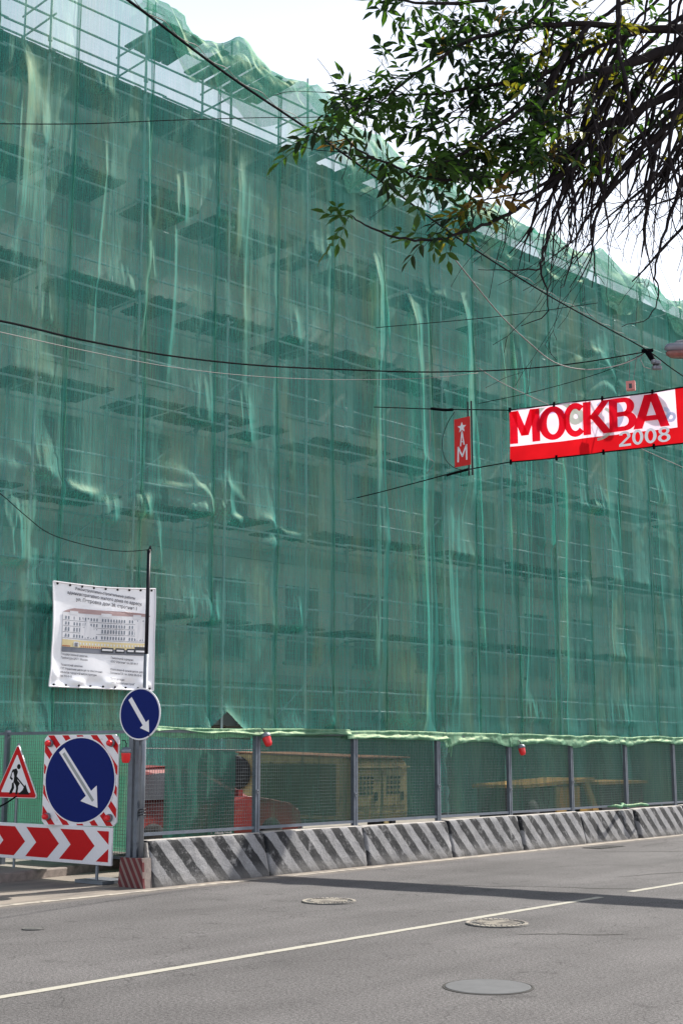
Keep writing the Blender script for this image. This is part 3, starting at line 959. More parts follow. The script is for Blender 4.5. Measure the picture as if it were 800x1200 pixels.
# ------------------------------------------------------------------ concrete barriers
BX = -14.02            # street-side foot of the blocks
def barrier_material():
    m = bpy.data.materials.new('striped_concrete'); m.use_nodes = True
    nt = m.node_tree; N = nt.nodes; L = nt.links; p = N['Principled BSDF']; p.inputs['Roughness'].default_value = .85
    tc = N.new('ShaderNodeTexCoord'); oi = N.new('ShaderNodeObjectInfo')
    off = N.new('ShaderNodeVectorMath'); off.operation = 'SCALE'; off.inputs['Scale'].default_value = 37.0
    cmb = N.new('ShaderNodeCombineXYZ')
    for i in range(3): L.new(oi.outputs['Random'], cmb.inputs[i])
    L.new(cmb.outputs[0], off.inputs[0])
    ad = N.new('ShaderNodeVectorMath'); ad.operation = 'ADD'; L.new(tc.outputs['Object'], ad.inputs[0]); L.new(off.outputs[0], ad.inputs[1])

    def nz(sc, det=6, ro=.6):
        n = N.new('ShaderNodeTexNoise'); n.inputs['Scale'].default_value = sc; n.inputs['Detail'].default_value = det; n.inputs['Roughness'].default_value = ro
        L.new(ad.outputs[0], n.inputs['Vector']); return n.outputs['Fac']

    def rng(v, a, b, c, d):
        r = N.new('ShaderNodeMapRange')
        for k, q in zip(('From Min', 'From Max', 'To Min', 'To Max'), (a, b, c, d)): r.inputs[k].default_value = q
        L.new(v, r.inputs['Value']); return r.outputs[0]

    def mt(op, a, b):
        q = N.new('ShaderNodeMath'); q.operation = op
        for i, t in enumerate((a, b)):
            if isinstance(t, (int, float)): q.inputs[i].default_value = t
            else: L.new(t, q.inputs[i])
        return q.outputs[0]
    sx = N.new('ShaderNodeSeparateXYZ'); L.new(tc.outputs['Object'], sx.inputs[0])
    # stripes: lean towards -Y going up
    k = mt('ADD', mt('MULTIPLY', sx.outputs['Y'], 1 / 0.445), mt('MULTIPLY', sx.outputs['Z'], 0.80 / 0.445))
    k = mt('ADD', k, mt('MULTIPLY', mt('SUBTRACT', nz(9, 3), .5), .13))
    k = mt('ADD', k, mt('MULTIPLY', oi.outputs['Random'], .5))
    fr = mt('FRACT', k, 0)
    st = mt('MULTIPLY', rng(fr, .0, .02, 0, 1), rng(fr, .50, .52, 1, 0))
    wear = rng(nz(7, 8, .72), .53, .66, 1, .25)
    low = rng(sx.outputs['Z'], .02, .25, .6, 1.0)
    st = mt('MULTIPLY', mt('MULTIPLY', st, wear), low)
    con = N.new('ShaderNodeVectorMath'); con.operation = 'SCALE'; con.inputs[0].default_value = (.25, .248, .255)
    L.new(mt('MULTIPLY', rng(nz(3), .3, .7, .72, 1.2), rng(nz(45, 3), .3, .7, .85, 1.12)), con.inputs['Scale'])
    mx = N.new('ShaderNodeMix'); mx.data_type = 'RGBA'; L.new(st, mx.inputs['Factor']); L.new(con.outputs[0], mx.inputs['A']); mx.inputs['B'].default_value = (.012, .013, .016, 1)
    # grime along the foot and in spots
    gm = mt('MAXIMUM', mt('MULTIPLY', rng(sx.outputs['Z'], .0, .20, .85, 0), rng(nz(5), .3, .6, .4, 1)), rng(nz(11, 8, .7), .63, .70, 0, .7))
    m2 = N.new('ShaderNodeMix'); m2.data_type = 'RGBA'; L.new(gm, m2.inputs['Factor']); L.new(mx.outputs['Result'], m2.inputs['A']); m2.inputs['B'].default_value = (.085, .078, .070, 1)
    L.new(m2.outputs['Result'], p.inputs['Base Color'])
    b = N.new('ShaderNodeBump'); b.inputs['Strength'].default_value = .9; b.inputs['Distance'].default_value = .02
    L.new(mt('ADD', nz(14, 8, .7), mt('MULTIPLY', nz(60, 3), .4)), b.inputs['Height']); L.new(b.outputs[0], p.inputs['Normal'])
    return m


M['barrier'] = barrier_material()
M['barrier_top'] = mat('raw_concrete', (.42, .39, .36), .9, noise=(9, .3), bump=(25, .8, .02))
def end_material():
    m = mat('red_striped_board', (.12, .014, .018), .6, noise=(9, .3)); nt = m.node_tree; N = nt.nodes; L = nt.links
    p = N['Principled BSDF']; src = p.inputs['Base Color'].links[0].from_socket
    tc = N.new('ShaderNodeTexCoord'); sx = N.new('ShaderNodeSeparateXYZ'); L.new(tc.outputs['Object'], sx.inputs[0])
    a = N.new('ShaderNodeMath'); a.operation = 'MULTIPLY_ADD'; a.inputs[1].default_value = 1.6; L.new(sx.outputs['X'], a.inputs[0]); L.new(sx.outputs['Z'], a.inputs[2])
    b = N.new('ShaderNodeMath'); b.operation = 'MULTIPLY'; b.inputs[1].default_value = 5.2; L.new(a.outputs[0], b.inputs[0])
    c = N.new('ShaderNodeMath'); c.operation = 'FRACT'; L.new(b.outputs[0], c.inputs[0])
    d = N.new('ShaderNodeMath'); d.operation = 'GREATER_THAN'; d.inputs[1].default_value = .6; L.new(c.outputs[0], d.inputs[0])
    mx = N.new('ShaderNodeMix'); mx.data_type = 'RGBA'; L.new(d.outputs[0], mx.inputs['Factor']); L.new(src, mx.inputs['A']); mx.inputs['B'].default_value = (.21, .15, .135, 1)
    L.new(mx.outputs['Result'], p.inputs['Base Color'])
    return m
M['end_board'] = end_material()


def barrier_mesh(seed):
    """sloping-faced block 2.36 m long, origin at the street-side foot, start end"""
    rr = random.Random(seed)
    Lb = 2.37; ny = 70
    prof = [(0, 0.0), (0, .05), (-.02, .10)] + [(-.02 - .105 * i / 9, .10 + .52 * i / 9) for i in range(1, 10)] + [(-.14, .645)] + \
           [(-.14 - .2 * i / 5, .652) for i in range(1, 6)] + [(-.355, .64), (-.40, .32), (-.50, .05), (-.50, 0)]
    ys = [Lb * i / ny for i in range(ny + 1)]
    V = []
    for j, y in enumerate(ys):
        e = min(y, Lb - y)
        for (x, z) in prof:
            n = float(vnoise(y * 6 + seed * 9, z * 6 + x * 5, seed)) * .007 + float(vnoise(y * 20, z * 20 + x * 9 + seed, seed + 3)) * .004
            chip = 0
            if .60 < z and x > -.2: chip = max(0, float(vnoise(y * 3.7 + seed * 3, .5, seed + 8)) - .35) * .05
            ch = .035 * math.exp(-e / .025) * (1 + float(vnoise(z * 9, seed + .5, 2)))
            V.append((x - n - chip - (ch * .5 if x > -.25 else -ch * .5), y + (0), z - chip * .8 - (ch * .3 if z > .5 else 0) if z > .01 else 0.0))
    n = len(prof)
    F = []
    for j in range(ny):
        for i in range(n - 1):
            F.append((j * n + i, j * n + i + 1, (j + 1) * n + i + 1, (j + 1) * n + i))
    F.append(tuple(range(n))[::-1]); F.append(tuple(ny * n + i for i in range(n)))
    b = MB(); b.v = V; b.f = [f[::-1] for f in F]
    b.mi = [1 if (i < ny * (n - 1) and 12 <= i % (n - 1) <= 16) else 0 for i in range(len(F))]
    return b.mesh('striped_barrier', [M['barrier'], M['barrier_top']], True)


ordn = ['first', 'second', 'third', 'fourth', 'fifth', 'sixth', 'seventh', 'eighth', 'ninth', 'tenth', 'eleventh', 'twelfth', 'thirteenth', 'fourteenth', 'fifteenth', 'sixteenth']
bms = [barrier_mesh(s) for s in (1, 2, 3, 4)]
STEP = 2.405; Y00 = 12.92
blabels = ['striped concrete barrier block with the red striped end board, first from the round sign pole',
           'second striped concrete barrier block from the sign pole, chipped in its black stripes']
for i in range(14):
    o = bpy.data.objects.new('striped_barrier', bms[i % 4]); COL.objects.link(o)
    o.location = (BX + random.uniform(-.04, .04) + .012 * i, Y00 + i * STEP, random.uniform(-.02, .0))
    o.rotation_euler = (random.uniform(-.006, .006), random.uniform(-.012, .012), random.uniform(-.012, .012))
    lab = blabels[i] if i < 2 else '%s black and grey striped concrete barrier block counted from the round sign pole' % ordn[i]
    tag(o, lab, 'barrier', 'concrete barrier blocks along the road')
    if i == 0:
        b = MB(); b.prism([(-.53, .0), (.0, .0), (-.02, .10), (-.04, .42), (-.49, .42), (-.53, .05)], 'y', -.19, -.155)
        e = b.build('end_board', M['end_board'], o)
        b = MB(); b.prism([(-.10, .0), (-.03, .0), (-.045, .10), (-.07, .42), (-.10, .42)], 'y', -.154, -.006)
        b.build('end_filler', M['kerb'], o)
        b = MB(); b.prism([(-.40, .41), (-.10, .41), (-.14, .62), (-.35, .62)], 'y', -.03, -.005)
        b.build('end_face', M['barrier_top'], o)

# rubble on the first block
b = MB()
for k in range(26):
    x, y, z = random.uniform(-.08, .06), random.uniform(-.17, .17), .0
    s = random.uniform(.008, .03)
    b.poly([(x - s, y, z), (x, y - s, z), (x + s, y, z), (x, y + s, z), (x + s * .2, y, z + s * 1.2)], [(0, 1, 4), (1, 2, 4), (2, 3, 4), (3, 0, 4)])
tag(b.build('rubble', M['barrier_top'], loc=(BX - .24, 14.5, .655)), 'crumbs of broken concrete lying on top of the first barrier block', 'rubble', kind='stuff')

# ------------------------------------------------------------------ mesh fence on the barriers
FX = -14.27; FZ0, FZ1 = .715, 2.17
fence = thing('mesh_fence', 'grey wire mesh site fence standing on the striped barrier blocks', 'fence', (FX, 0, 0))
pm = MB()
pm.box(-.035, .035, -.05, -.008, .60, FZ1 + .02); pm.box(-.035, .035, .008, .05, .60, FZ1 + .02)
pme = pm.mesh('post', M['fence_paint'])
PW = STEP - .10
wm = MB()
nv, nh = 47, 28
for i in range(1, nv): wm.box(-.0022, .0022, PW * i / nv - .0022, PW * i / nv + .0022, 0, FZ1 - FZ0)
for i in range(1, nh): wm.box(.0024, .0068, 0, PW, (FZ1 - FZ0) * i / nh - .0022, (FZ1 - FZ0) * i / nh + .0022)
wme = wm.mesh('wire_mesh', M['wire'])
rm = MB(); rm.box(-.02, .02, 0, PW, 0, .045)
rme = rm.mesh('rail', M['fence_paint'])
cm = MB(); cm.box(-.03, .045, -.03, .03, -.03, .03); cm.tube([(.05, 0, 0), (.07, 0, 0)], .015, 6); cme = cm.mesh('clamp', M['steel'])
for i in range(14):
    y = 12.84 + i * STEP
    obj('post', pme, fence, (0, y, 0))
    if i < 13:
        obj('wire_mesh', wme, fence, (0, y + .05, FZ0))
        obj('rail', rme, fence, (0, y + .05, FZ0 - .03)); obj('rail', rme, fence, (0, y + .05, FZ1 - .045))
    if i < 6: obj('clamp', cme, fence, (0, y, 1.15 + .1 * (i % 2)))

# netting hung on the back of the fence + the hem folded over its top
fnet = thing('fence_netting', 'green shade netting hung behind the mesh fence and folded over its top rail', 'netting', (FX, 0, 0))
def sheet(name, y0, y1, z0, z1, x, m, n1, n2, seed, parent, amp=.05, ragged=False):
    ys = np.linspace(y0, y1, n1); z_ = np.linspace(0, 1, n2)
    YY, TT = np.meshgrid(ys, z_, indexing='ij')
    ZZ = z0 + (z1 - z0) * TT
    XX = x - .06 - amp * (vnoise(YY * 2.2, ZZ * .6, seed) + .5 * vnoise(YY * 6, ZZ * 1.5, seed + 1)) * (1.05 - TT) - .01 * vnoise(YY * 14, ZZ * 2, seed + 2)
    if ragged: YY = YY + (.05 * vnoise(ZZ * 7, ZZ * 0, seed + 5) + .03) * np.exp(-(YY - y0) / .15)
    return obj(name, grid_mesh(name, np.stack([XX, YY, ZZ], -1).reshape(-1, 3), n1, n2, m), parent)
yy = 12.84
panels = [(15.25, 20.02, 101, False), (20.42, 22.45, 102, True), (22.45, 24.87, 103, False), (24.87, 27.28, 104, False), (27.28, 32.1, 105, False), (32.1, 44, 106, False)]
for (a, c, sd, rag) in panels:
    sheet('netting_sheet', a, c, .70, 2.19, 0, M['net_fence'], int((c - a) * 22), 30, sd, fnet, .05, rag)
# hem, piece by piece: sags between posts
def hem(y0, y1, drop0, drop1, seed, lift=.0, rolls=False):
    n1 = int((y1 - y0) / .045); n2 = 14
    ys = np.linspace(y0, y1, n1)
    ph = ((ys - 12.84) / STEP) % 1.0
    sc = np.sin(np.pi * ph)
    drop = drop0 + (drop1 - drop0) * (ys - y0) / (y1 - y0)
    drop = drop + .05 * (1 - sc) * (not rolls) + .03 * vnoise(ys * 1.7, ys * 0, seed) - (.035 * sc if not rolls else 0)
    P = np.zeros((n1, n2, 3))
    for j in range(n2):
        q = j / (n2 - 1)
        if q < .4:
            x = -.11 + .17 * q / .4; z = FZ1 + .015 + .035 * math.sin(math.pi * min(1, q / .5)) - .12 * max(0, (.2 - q)) / .2
        else:
            x = .06 + .02 * math.sin(q * 9); z = FZ1 + .02 - drop * (q - .4) / .6
        P[:, j, 0] = x + .018 * vnoise(ys * 5 + q * 3, ys * 0 + q * 5, seed + 1) + .012 * vnoise(ys * 16, ys * 0 + q * 6, seed + 2)
        P[:, j, 1] = ys
        P[:, j, 2] = z + lift + .012 * vnoise(ys * 2.5, ys * 0 + q * 3, seed + 3) + .02 * vnoise(ys * .8, ys * 0, seed + 4)
    obj('folded_hem', grid_mesh('folded_hem', P.reshape(-1, 3), n1, n2, M['net_hem']), fnet)
hem(12.9, 17.5, .03, .09, 201, rolls=True); hem(17.4, 20.3, .10, .12, 202, rolls=True)
hem(20.2, 22.5, .20, .17, 203); hem(22.42, 24.95, .17, .15, 204); hem(24.85, 27.4, .17, .14, 205); hem(27.25, 32.2, .14, .13, 206); hem(32.1, 44, .13, .13, 207)
# torn tail of net at the gap
b = MB()
for k in range(7):
    y = 20.3 + random.uniform(0, .1); b.tube([(.07, y, 2.1), (.08, y + .03, 1.95), (.07, y + .02 + random.uniform(-.04, .04), 1.82 + random.uniform(-.05, .1))], .008, 4)
b.build('torn_threads', M['net_hem'], fnet)
# bundle of net lying on a far block
b = MB()
P = [(-14.0 + .1 * math.sin(i), 25.9 + i * .2, .72 + .02 * math.sin(i * 2)) for i in range(10)]
b.tube(P, [.015, .03, .04, .03, .045, .03, .035, .03, .03, .015], 8)
tag(b.build('net_bundle', M['net_hem'], smooth=True), 'rolled strip of pale green netting lying on top of a far barrier block', 'netting')

# ------------------------------------------------------------------ red lamps
def warning_lamp(P, label, tilt=(0, 0), rz=0):
    t = thing('warning_lamp', label, 'lamp', P, rz, 'red warning lamps on the fence')
    t.rotation_euler[0] = tilt[0]; t.rotation_euler[1] = tilt[1]
    b = MB(); b.lathe([(.02, -.19), (.045, -.185), (.06, -.15), (.068, -.06), (.068, -.045)], 16); b.build('lens', M['red_plastic'], t, True)
    b = MB(); b.lathe([(.072, -.05), (.078, -.04), (.075, -.005), (.05, .02), (.02, .03)], 16); b.build('housing', M['steel'], t, True)
    b = MB(); b.tube([(0, 0, .03), (0, 0, .08), (-.03, 0, .12), (-.08, 0, .12)], .008, 5)
    b.build('bracket', M['pole_dark'], t)
    return t
p = at_y(148, 878, 12.6); warning_lamp(p, 'red warning lamp hanging upright beside the round blue sign pole')
p = at_x(311, 861, FX + .12); warning_lamp(p, 'tilted red warning lamp on the second fence post from the sign pole', (0, R(-25)))
p = at_x(610, 874, FX + .12); warning_lamp(p, 'small red warning lamp on the fifth fence post from the sign pole', (0, R(-14)))

# ------------------------------------------------------------------ return fence at the left with sign boards
RY = 13.12
rf = thing('return_fence', 'wire mesh fence panel behind the road works signs at the left edge', 'fence', (0, RY, 0))
xr = -14.75; xl = -20.6
RZ1 = at_y(75, 857, RY).z
for x in (xr, xl + 2.9, xl):
    b = MB(); b.box(x - .035, x + .035, -.035, .035, .05, RZ1 + .03); b.build('post', M['fence_paint'], rf)
b = MB(); b.box(xl + .04, xr - .04, -.02, .02, RZ1 - .045, RZ1); b.build('top_rail', M['fence_paint'], rf)
b = MB(); b.box(xl + .04, xr - .04, -.02, .02, .33, .37); b.build('bottom_rail', M['fence_paint'], rf)
b = MB(); n = 115
for i in range(1, n): x = xl + (xr - xl) * i / n; b.box(x - .0022, x + .0022, -.0022, .0022, .37, RZ1 - .045)
for i in range(1, 34): z = .37 + (RZ1 - .415) * i / 34; b.box(xl, xr, -.0068, -.0024, z - .0022, z + .0022)
b.build('wire_mesh', M['wire'], rf)
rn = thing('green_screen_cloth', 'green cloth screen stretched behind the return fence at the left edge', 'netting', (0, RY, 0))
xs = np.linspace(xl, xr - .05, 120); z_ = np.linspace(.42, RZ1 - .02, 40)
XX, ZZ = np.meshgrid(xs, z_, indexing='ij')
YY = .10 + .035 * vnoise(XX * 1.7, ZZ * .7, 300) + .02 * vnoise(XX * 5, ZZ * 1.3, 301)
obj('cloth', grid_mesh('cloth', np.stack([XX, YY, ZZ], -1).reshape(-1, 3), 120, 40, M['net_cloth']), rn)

# sign builder: local x = right, z = up, facing -y
def sign_plate(mb, outline, y0, y1): mb.prism(outline, 'y', y0, y1)
def circle(r, n=56, cx=0, cz=0): return [(cx + r * math.cos(2 * math.pi * k / n), cz + r * math.sin(2 * math.pi * k / n)) for k in range(n)]
def clip_poly(poly, f):      # keep f(p) >= 0
    out = []
    for i in range(len(poly)):
        a, c = poly[i], poly[(i + 1) % len(poly)]
        fa, fc = f(a), f(c)
        if fa >= 0: out.append(a)
        if (fa >= 0) != (fc >= 0):
            q = fa / (fa - fc); out.append((a[0] + (c[0] - a[0]) * q, a[1] + (c[1] - a[1]) * q))
    return out
def arrow(L, w, hw, hl):
    """arrow along +x centred at origin"""
    return [(-L / 2, w), (-L / 2, -w), (L / 2 - hl, -w), (L / 2 - hl, -hw), (L / 2, 0), (L / 2 - hl, hw), (L / 2 - hl, w)]
def rot2(pts, a, cx=0, cz=0): return [(cx + x * math.cos(a) - z * math.sin(a), cz + x * math.sin(a) + z * math.cos(a)) for x, z in pts]

TILT = R(15)
SY = 12.86
cen = at_y(94, 914, SY); halfh = (at_y(94, 860, SY).z - at_y(94, 967, SY).z) / 2
hs = halfh
big = thing('arrow_sign_board', 'large blue round arrow sign on a red and white striped square board', 'sign', (cen.x, SY, cen.z - hs), TILT)
b = MB(); o = [(-hs + .06, -hs), (hs - .06, -hs), (hs, -hs + .06), (hs, hs - .06), (hs - .06, hs), (-hs + .06, hs), (-hs, hs - .06), (-hs, -hs + .06)]
sign_plate(b, [(x, z + hs) for x, z in o], 0, .03); b.build('board', M['white_film'], big)
b = MB()
for k in range(-14, 15):
    w = .085; c0 = k * .195
    base = rot2([(-2, c0 - w / 2), (2, c0 - w / 2), (2, c0 + w / 2), (-2, c0 + w / 2)], R(-50))
    for f in (lambda p: hs - .008 - p[0], lambda p: p[0] + hs - .008, lambda p: hs - .008 - p[1], lambda p: p[1] + hs - .008):
        if len(base) > 2: base = clip_poly(base, f)
    if len(base) > 2: b.prism([(x, z + hs) for x, z in base], 'y', -.003, -.0005)
b.build('red_stripes', M['red_film'], big)
b = MB(); b.prism([(x, z + hs) for x, z in circle(hs * .955)], 'y', -.008, -.0035); b.build('white_ring', M['white_film'], big)
b = MB(); b.prism([(x, z + hs) for x, z in circle(hs * .925)], 'y', -.012, -.0085); b.build('blue_disc', M['blue_film'], big)
b = MB(); b.prism([(x, z + hs) for x, z in rot2(arrow(hs * 1.62, hs * .085, hs * .27, hs * .40), R(-51), -.0 * hs, .03 * hs)], 'y', -.017, -.0125)
b.build('arrow', M['white_film'], big)
b = MB()
b.prism([(x, z + hs) for x, z in rot2([(-hs * .72, .022), (-hs * .72, -.022), (hs * .62, -.022), (hs * .62, .022)], R(-51), 0, .03 * hs)], 'y', -.020, -.0175)
b.build('arrow_lamp_strip', M['grey_line'], big)
for (sx_, sz_) in ((-1, 1), (1, 1), (-1, -1), (1, -1)):
    l = MB(); Mx = Matrix.Translation((sx_ * hs * .83, -.01, hs + sz_ * hs * .81)) @ Matrix.Rotation(R(90), 4, 'X')
    l.lathe([(.055, 0), (.055, .03), (.05, .04), (.02, .041)], 16, Mx); hsg = l.build('lamp_housing', M['steel'], big, True)
    l = MB(); l.lathe([(.045, .038), (.045, .075), (.035, .10), (.012, .11)], 14, Mx); l.build('red_lens', M['red_plastic'], hsg, True)
b = MB(); b.tube([(-hs * .6, .05, 0), (-hs * .6, .05, hs * 2)], .025, 6); b.tube([(hs * .6, .05, 0), (hs * .6, .05, hs * 2)], .025, 6)
b.build('backing_frame', M['steel'], big)

# chevron board
cr = at_y(134.5, 970, SY); crb = at_y(134.5, 1015, SY)
CH = cr.z - crb.z
cx0 = cr.x - 3.45
chev = thing('chevron_board', 'long white board with red chevrons pointing right under the arrow sign', 'sign', (cx0, SY - .05, crb.z))
b = MB(); b.box(0, 3.45, 0, .035, 0, CH); bevel(b.build('board', M['white_film'], chev), .008)
b = MB(); pitch = .665; m_ = .045
q = 3.45; m_ = CH * .095; z0, z1, zm = m_, CH - m_, CH / 2
b.prism([(q - .32, z0), (q - .06, z0), (q - .06, zm - .03)], 'y', -.004, -.0005)
b.prism([(q - .32, z1), (q - .06, zm + .03), (q - .06, z1)], 'y', -.004, -.0005)
for k in range(4):
    xl_ = q - 1.14 - k * .80
    pol = [(xl_, z0), (xl_ + .25, zm), (xl_, z1), (xl_ + .52, z1), (xl_ + .78, zm), (xl_ + .52, z0)]
    pol = [(max(.03, x), z) for x, z in pol]
    b.prism([pol[0], pol[5], pol[4], pol[1]], 'y', -.004, -.0005); b.prism([pol[1], pol[4], pol[3], pol[2]], 'y', -.004, -.0005)
b.build('red_chevrons', M['red_film'], chev)
for x in (.5, 3.1):
    b = MB(); b.tube([(x, .05, -crb.z + .02), (x, .05, CH)], .025, 6); b.box(x - .3, x + .3, -.1, .4, -crb.z + .005, -crb.z + .05); b.build('stand', M['steel'], chev)

# triangular road works sign
ta = at_y(20, 871, SY - .04); tb_ = at_y(46, 936, SY - .04)
TH = ta.z - tb_.z; TS = TH / .866
tri = thing('road_works_sign', 'red bordered triangular road works sign with a digging man pictogram', 'sign', (at_y(21.5, 871, SY - .04).x, SY - .04, tb_.z), R(5))
def rtri(s, cz, r):
    out = []
    for a, (cx, cc) in ((90, (0, s * .577)), (210, (-s / 2, -s * .289)), (330, (s / 2, -s * .289))):
        l = math.hypot(cx, cc); k = (l - 2 * r) / l
        for q in (-50, -25, 0, 25, 50):
            out.append((cx * k + r * math.cos(R(a + q)), cc * k + cz + r * math.sin(R(a + q))))
    return out
cz = TS * .289
b = MB(); sign_plate(b, rtri(TS, cz, .035), 0, .02); b.build('plate', M['white_film'], tri)
b = MB(); b.prism(rtri(TS * .965, cz, .03), 'y', -.003, -.0005); b.build('red_border', M['red_film'], tri)
b = MB(); b.prism(rtri(TS * .70, cz, .012), 'y', -.006, -.0035); b.build('white_field', M['white_film'], tri)
k = TS * .0115
def pic(pts): return [(x * k, z * k) for x, z in pts]
b = MB()
for pts in [circle(3.6, 14, 4.5, 43),
            [(-9, 34), (-8, 39), (0, 40.5), (3, 36), (1, 30), (3, 24), (8, 20), (3, 14), (-5, 22), (-4, 30), (-6, 36)],          # torso
            [(-9, 34), (-8.5, 38), (-13, 27), (-8, 24), (-6.5, 26.5), (-10, 28.5)],                                              # arm
            [(-5, 22), (-3, 14), (-8, 6), (-13, 5), (-12, 9), (-8.5, 14), (-8, 20)],                                             # back leg
            [(0, 17), (4, 20), (5, 14), (3.5, 5), (-.5, 5), (1, 13)],                                                            # front leg
            [(1, 27), (2, 29), (18, 16), (17, 14.5)],                                                                            # shovel
            [(5, 5), (14, 11), (19, 19), (24, 10), (28, 5)]]:                                                                    # heap
    b.prism(pic(pts), 'y', -.009, -.0065)
b.build('digger_pictogram', M['black_print'], tri)
b = MB(); b.tube([(-.02, .04, -tb_.z + .02 + 0.0), (-.02, .04, TH)], .022, 6); b.build('stake', M['steel'], tri)

# round sign on its pole
PY = 12.83
pp = at_y(168, 900, PY)
pz = at_y(168.5, 645, PY).z; pm_ = at_y(168, 767, PY).z
pole = thing('sign_pole', 'tall thin pole with black upper half holding the round blue sign', 'pole', (pp.x, PY, 0))
b = MB(); b.tube([(0, 0, .01), (0, 0, pm_)], .035, 10); b.build('lower_pole', M['steel'], pole, True)
b = MB(); b.tube([(0, 0, pm_ - .003), (0, 0, pz)], .027, 10); b.build('upper_pole', M['pole_dark'], pole, True)
b = MB(); b.tube([(0, 0, pz), (.03, 0, pz + .05), (.05, 0, pz - .02)], .012, 5); b.build('top_hook', M['pole_dark'], pole)
b = MB()
for i in range(60):
    a = i * .6; b_ = (0.05 * math.cos(a), .05 * math.sin(a), 2.05 + i * .0015)
b.tube([(0.05 * math.cos(i * .5), .05 * math.sin(i * .5), .95 + i * .003) for i in range(40)], .006, 4)
b.tube([(0.05 * math.cos(i * .5), .05 * math.sin(i * .5), 2.02 + i * .003) for i in range(40)] + [(.12, -.05, 2.1), (.20, -.08, 2.06)], .006, 4)
b.build('tie_wire', M['pole_dark'], pole)
b = MB(); b.box(-.13, -.06, -.035, .035, .012, at_y(160, 850, PY).z); b.box(-.26, -.19, -.03, .04, .012, at_y(160, 850, PY).z + .03)
g2 = tag(b.build('twin_posts', M['fence_paint'], None, loc=(pp.x, PY, 0)), 'pair of square grey steel posts strapped beside the round sign pole', 'post')

rc = at_y(164, 836.5, PY - .08); rr_ = (at_y(164, 806, PY - .08).z - at_y(164, 867.5, PY - .08).z) / 2
rs = thing('round_arrow_sign', 'small round blue sign with white arrow down right on the thin pole', 'sign', (rc.x, PY - .08, rc.z - rr_), R(9))
b = MB(); b.prism([(x, z + rr_) for x, z in circle(rr_)], 'y', 0, .012); bevel(b.build('plate', M['white_film'], rs), .004)
b = MB(); b.prism([(x, z + rr_) for x, z in circle(rr_ * .94)], 'y', -.003, -.0005); b.build('blue_disc', M['blue_film'], rs)
b = MB(); b.prism([(x, z + rr_) for x, z in rot2(arrow(rr_ * 1.62, rr_ * .095, rr_ * .26, rr_ * .40), R(-53), -.0, -.02)], 'y', -.006, -.0035)
b.build('arrow', M['white_film'], rs)
b = MB(); b.box(-.06, .06, .014, .05, rr_ * .6, rr_ * .6 + .03); b.box(-.06, .06, .014, .05, rr_ * 1.4, rr_ * 1.4 + .03); b.build('clamps', M['steel'], rs)

# ------------------------------------------------------------------ objects behind the fence
# green sheet hung on a wire
gs = thing('hanging_sheet', 'flat dark green netting sheet hung on a wire behind the first fence panel', 'netting', (0, 0, 0))
s0 = at_x(193, 877, -15.3); s1 = at_x(276, 880, -15.3)
ys = np.linspace(s0.y, s1.y, 50); z_ = np.linspace(.35, (s0.z + s1.z) / 2, 40)
YY, ZZ = np.meshgrid(ys, z_, indexing='ij')
XX = -15.3 + .03 * vnoise(YY * 2.5, ZZ * .7, 400) + .012 * vnoise(YY * 8, ZZ * 2, 401) + .05 * np.exp(-((YY - s0.y - .9) / .03) ** 2)
obj('sheet', grid_mesh('sheet', np.stack([XX, YY, ZZ], -1).reshape(-1, 3), 50, 40, M['net_cloth']), gs)
b = MB(); b.tube([(-15.3, s0.y - 1, (s0.z + s1.z) / 2 + .02), (-15.3, s1.y, (s0.z + s1.z) / 2), (-15.3, s1.y + .8, (s0.z + s1.z) / 2 + .01)], .006, 4)
b.build('wire', M['cable_light'], gs)

# red car parked behind the fence, facing +Y
M['car_red'] = mat('red_car_paint', (.24, .018, .014), .35, noise=(4, .15), dirt=(3, .6, (.25, .06, .04)))
M['rubber'] = mat('tyre_rubber', (.02, .02, .02), .9)
car = thing('parked_car', 'red hatchback parked behind the fence near the round sign', 'car', (-17.05, 14.15, .12))
prof = [(.0, .35), (.05, .62), (.12, .92), (.35, 1.36), (.62, 1.47), (1.4, 1.50), (2.05, 1.46), (2.35, 1.36), (3.0, .98), (3.5, .93), (4.1, .83), (4.35, .68), (4.4, .45), (4.38, .28), (3.95, .24), (.3, .24)]
glassline = .95
def car_body():
    V = []; F = []
    n = len(prof)
    rows = [(-.82, 1.0), (-.80, 1.0), (0.0, 1.02), (.80, 1.0), (.82, 1.0)]
    b = bmesh.new(); rings = []
    for xw, k in rows:
        ring = []
        for (y, z) in prof:
            inw = max(0, (z - .92)) * .42
            x = xw
            if abs(xw) > .1: x = math.copysign(abs(xw) - inw - (.06 if abs(xw) > .81 and (z < .3 or z > 1.4) else 0), xw)
            ring.append(b.verts.new((x, y, z + (.015 if xw == 0 else 0))))
        rings.append(ring)
    for r0, r1 in zip(rings[:-1], rings[1:]):
        for i in range(n): b.faces.new((r0[i], r0[(i + 1) % n], r1[(i + 1) % n], r1[i]))
    b.faces.new(rings[0]); b.faces.new(rings[-1][::-1])
    bmesh.ops.recalc_face_normals(b, faces=b.faces)
    me = bpy.data.meshes.new('body'); b.to_mesh(me); b.free(); me.materials.append(M['car_red'])
    return me
bevel(obj('body', car_body(), car), .04, 3)
def side_x(z): return .826 - max(0, z - .92) * .42
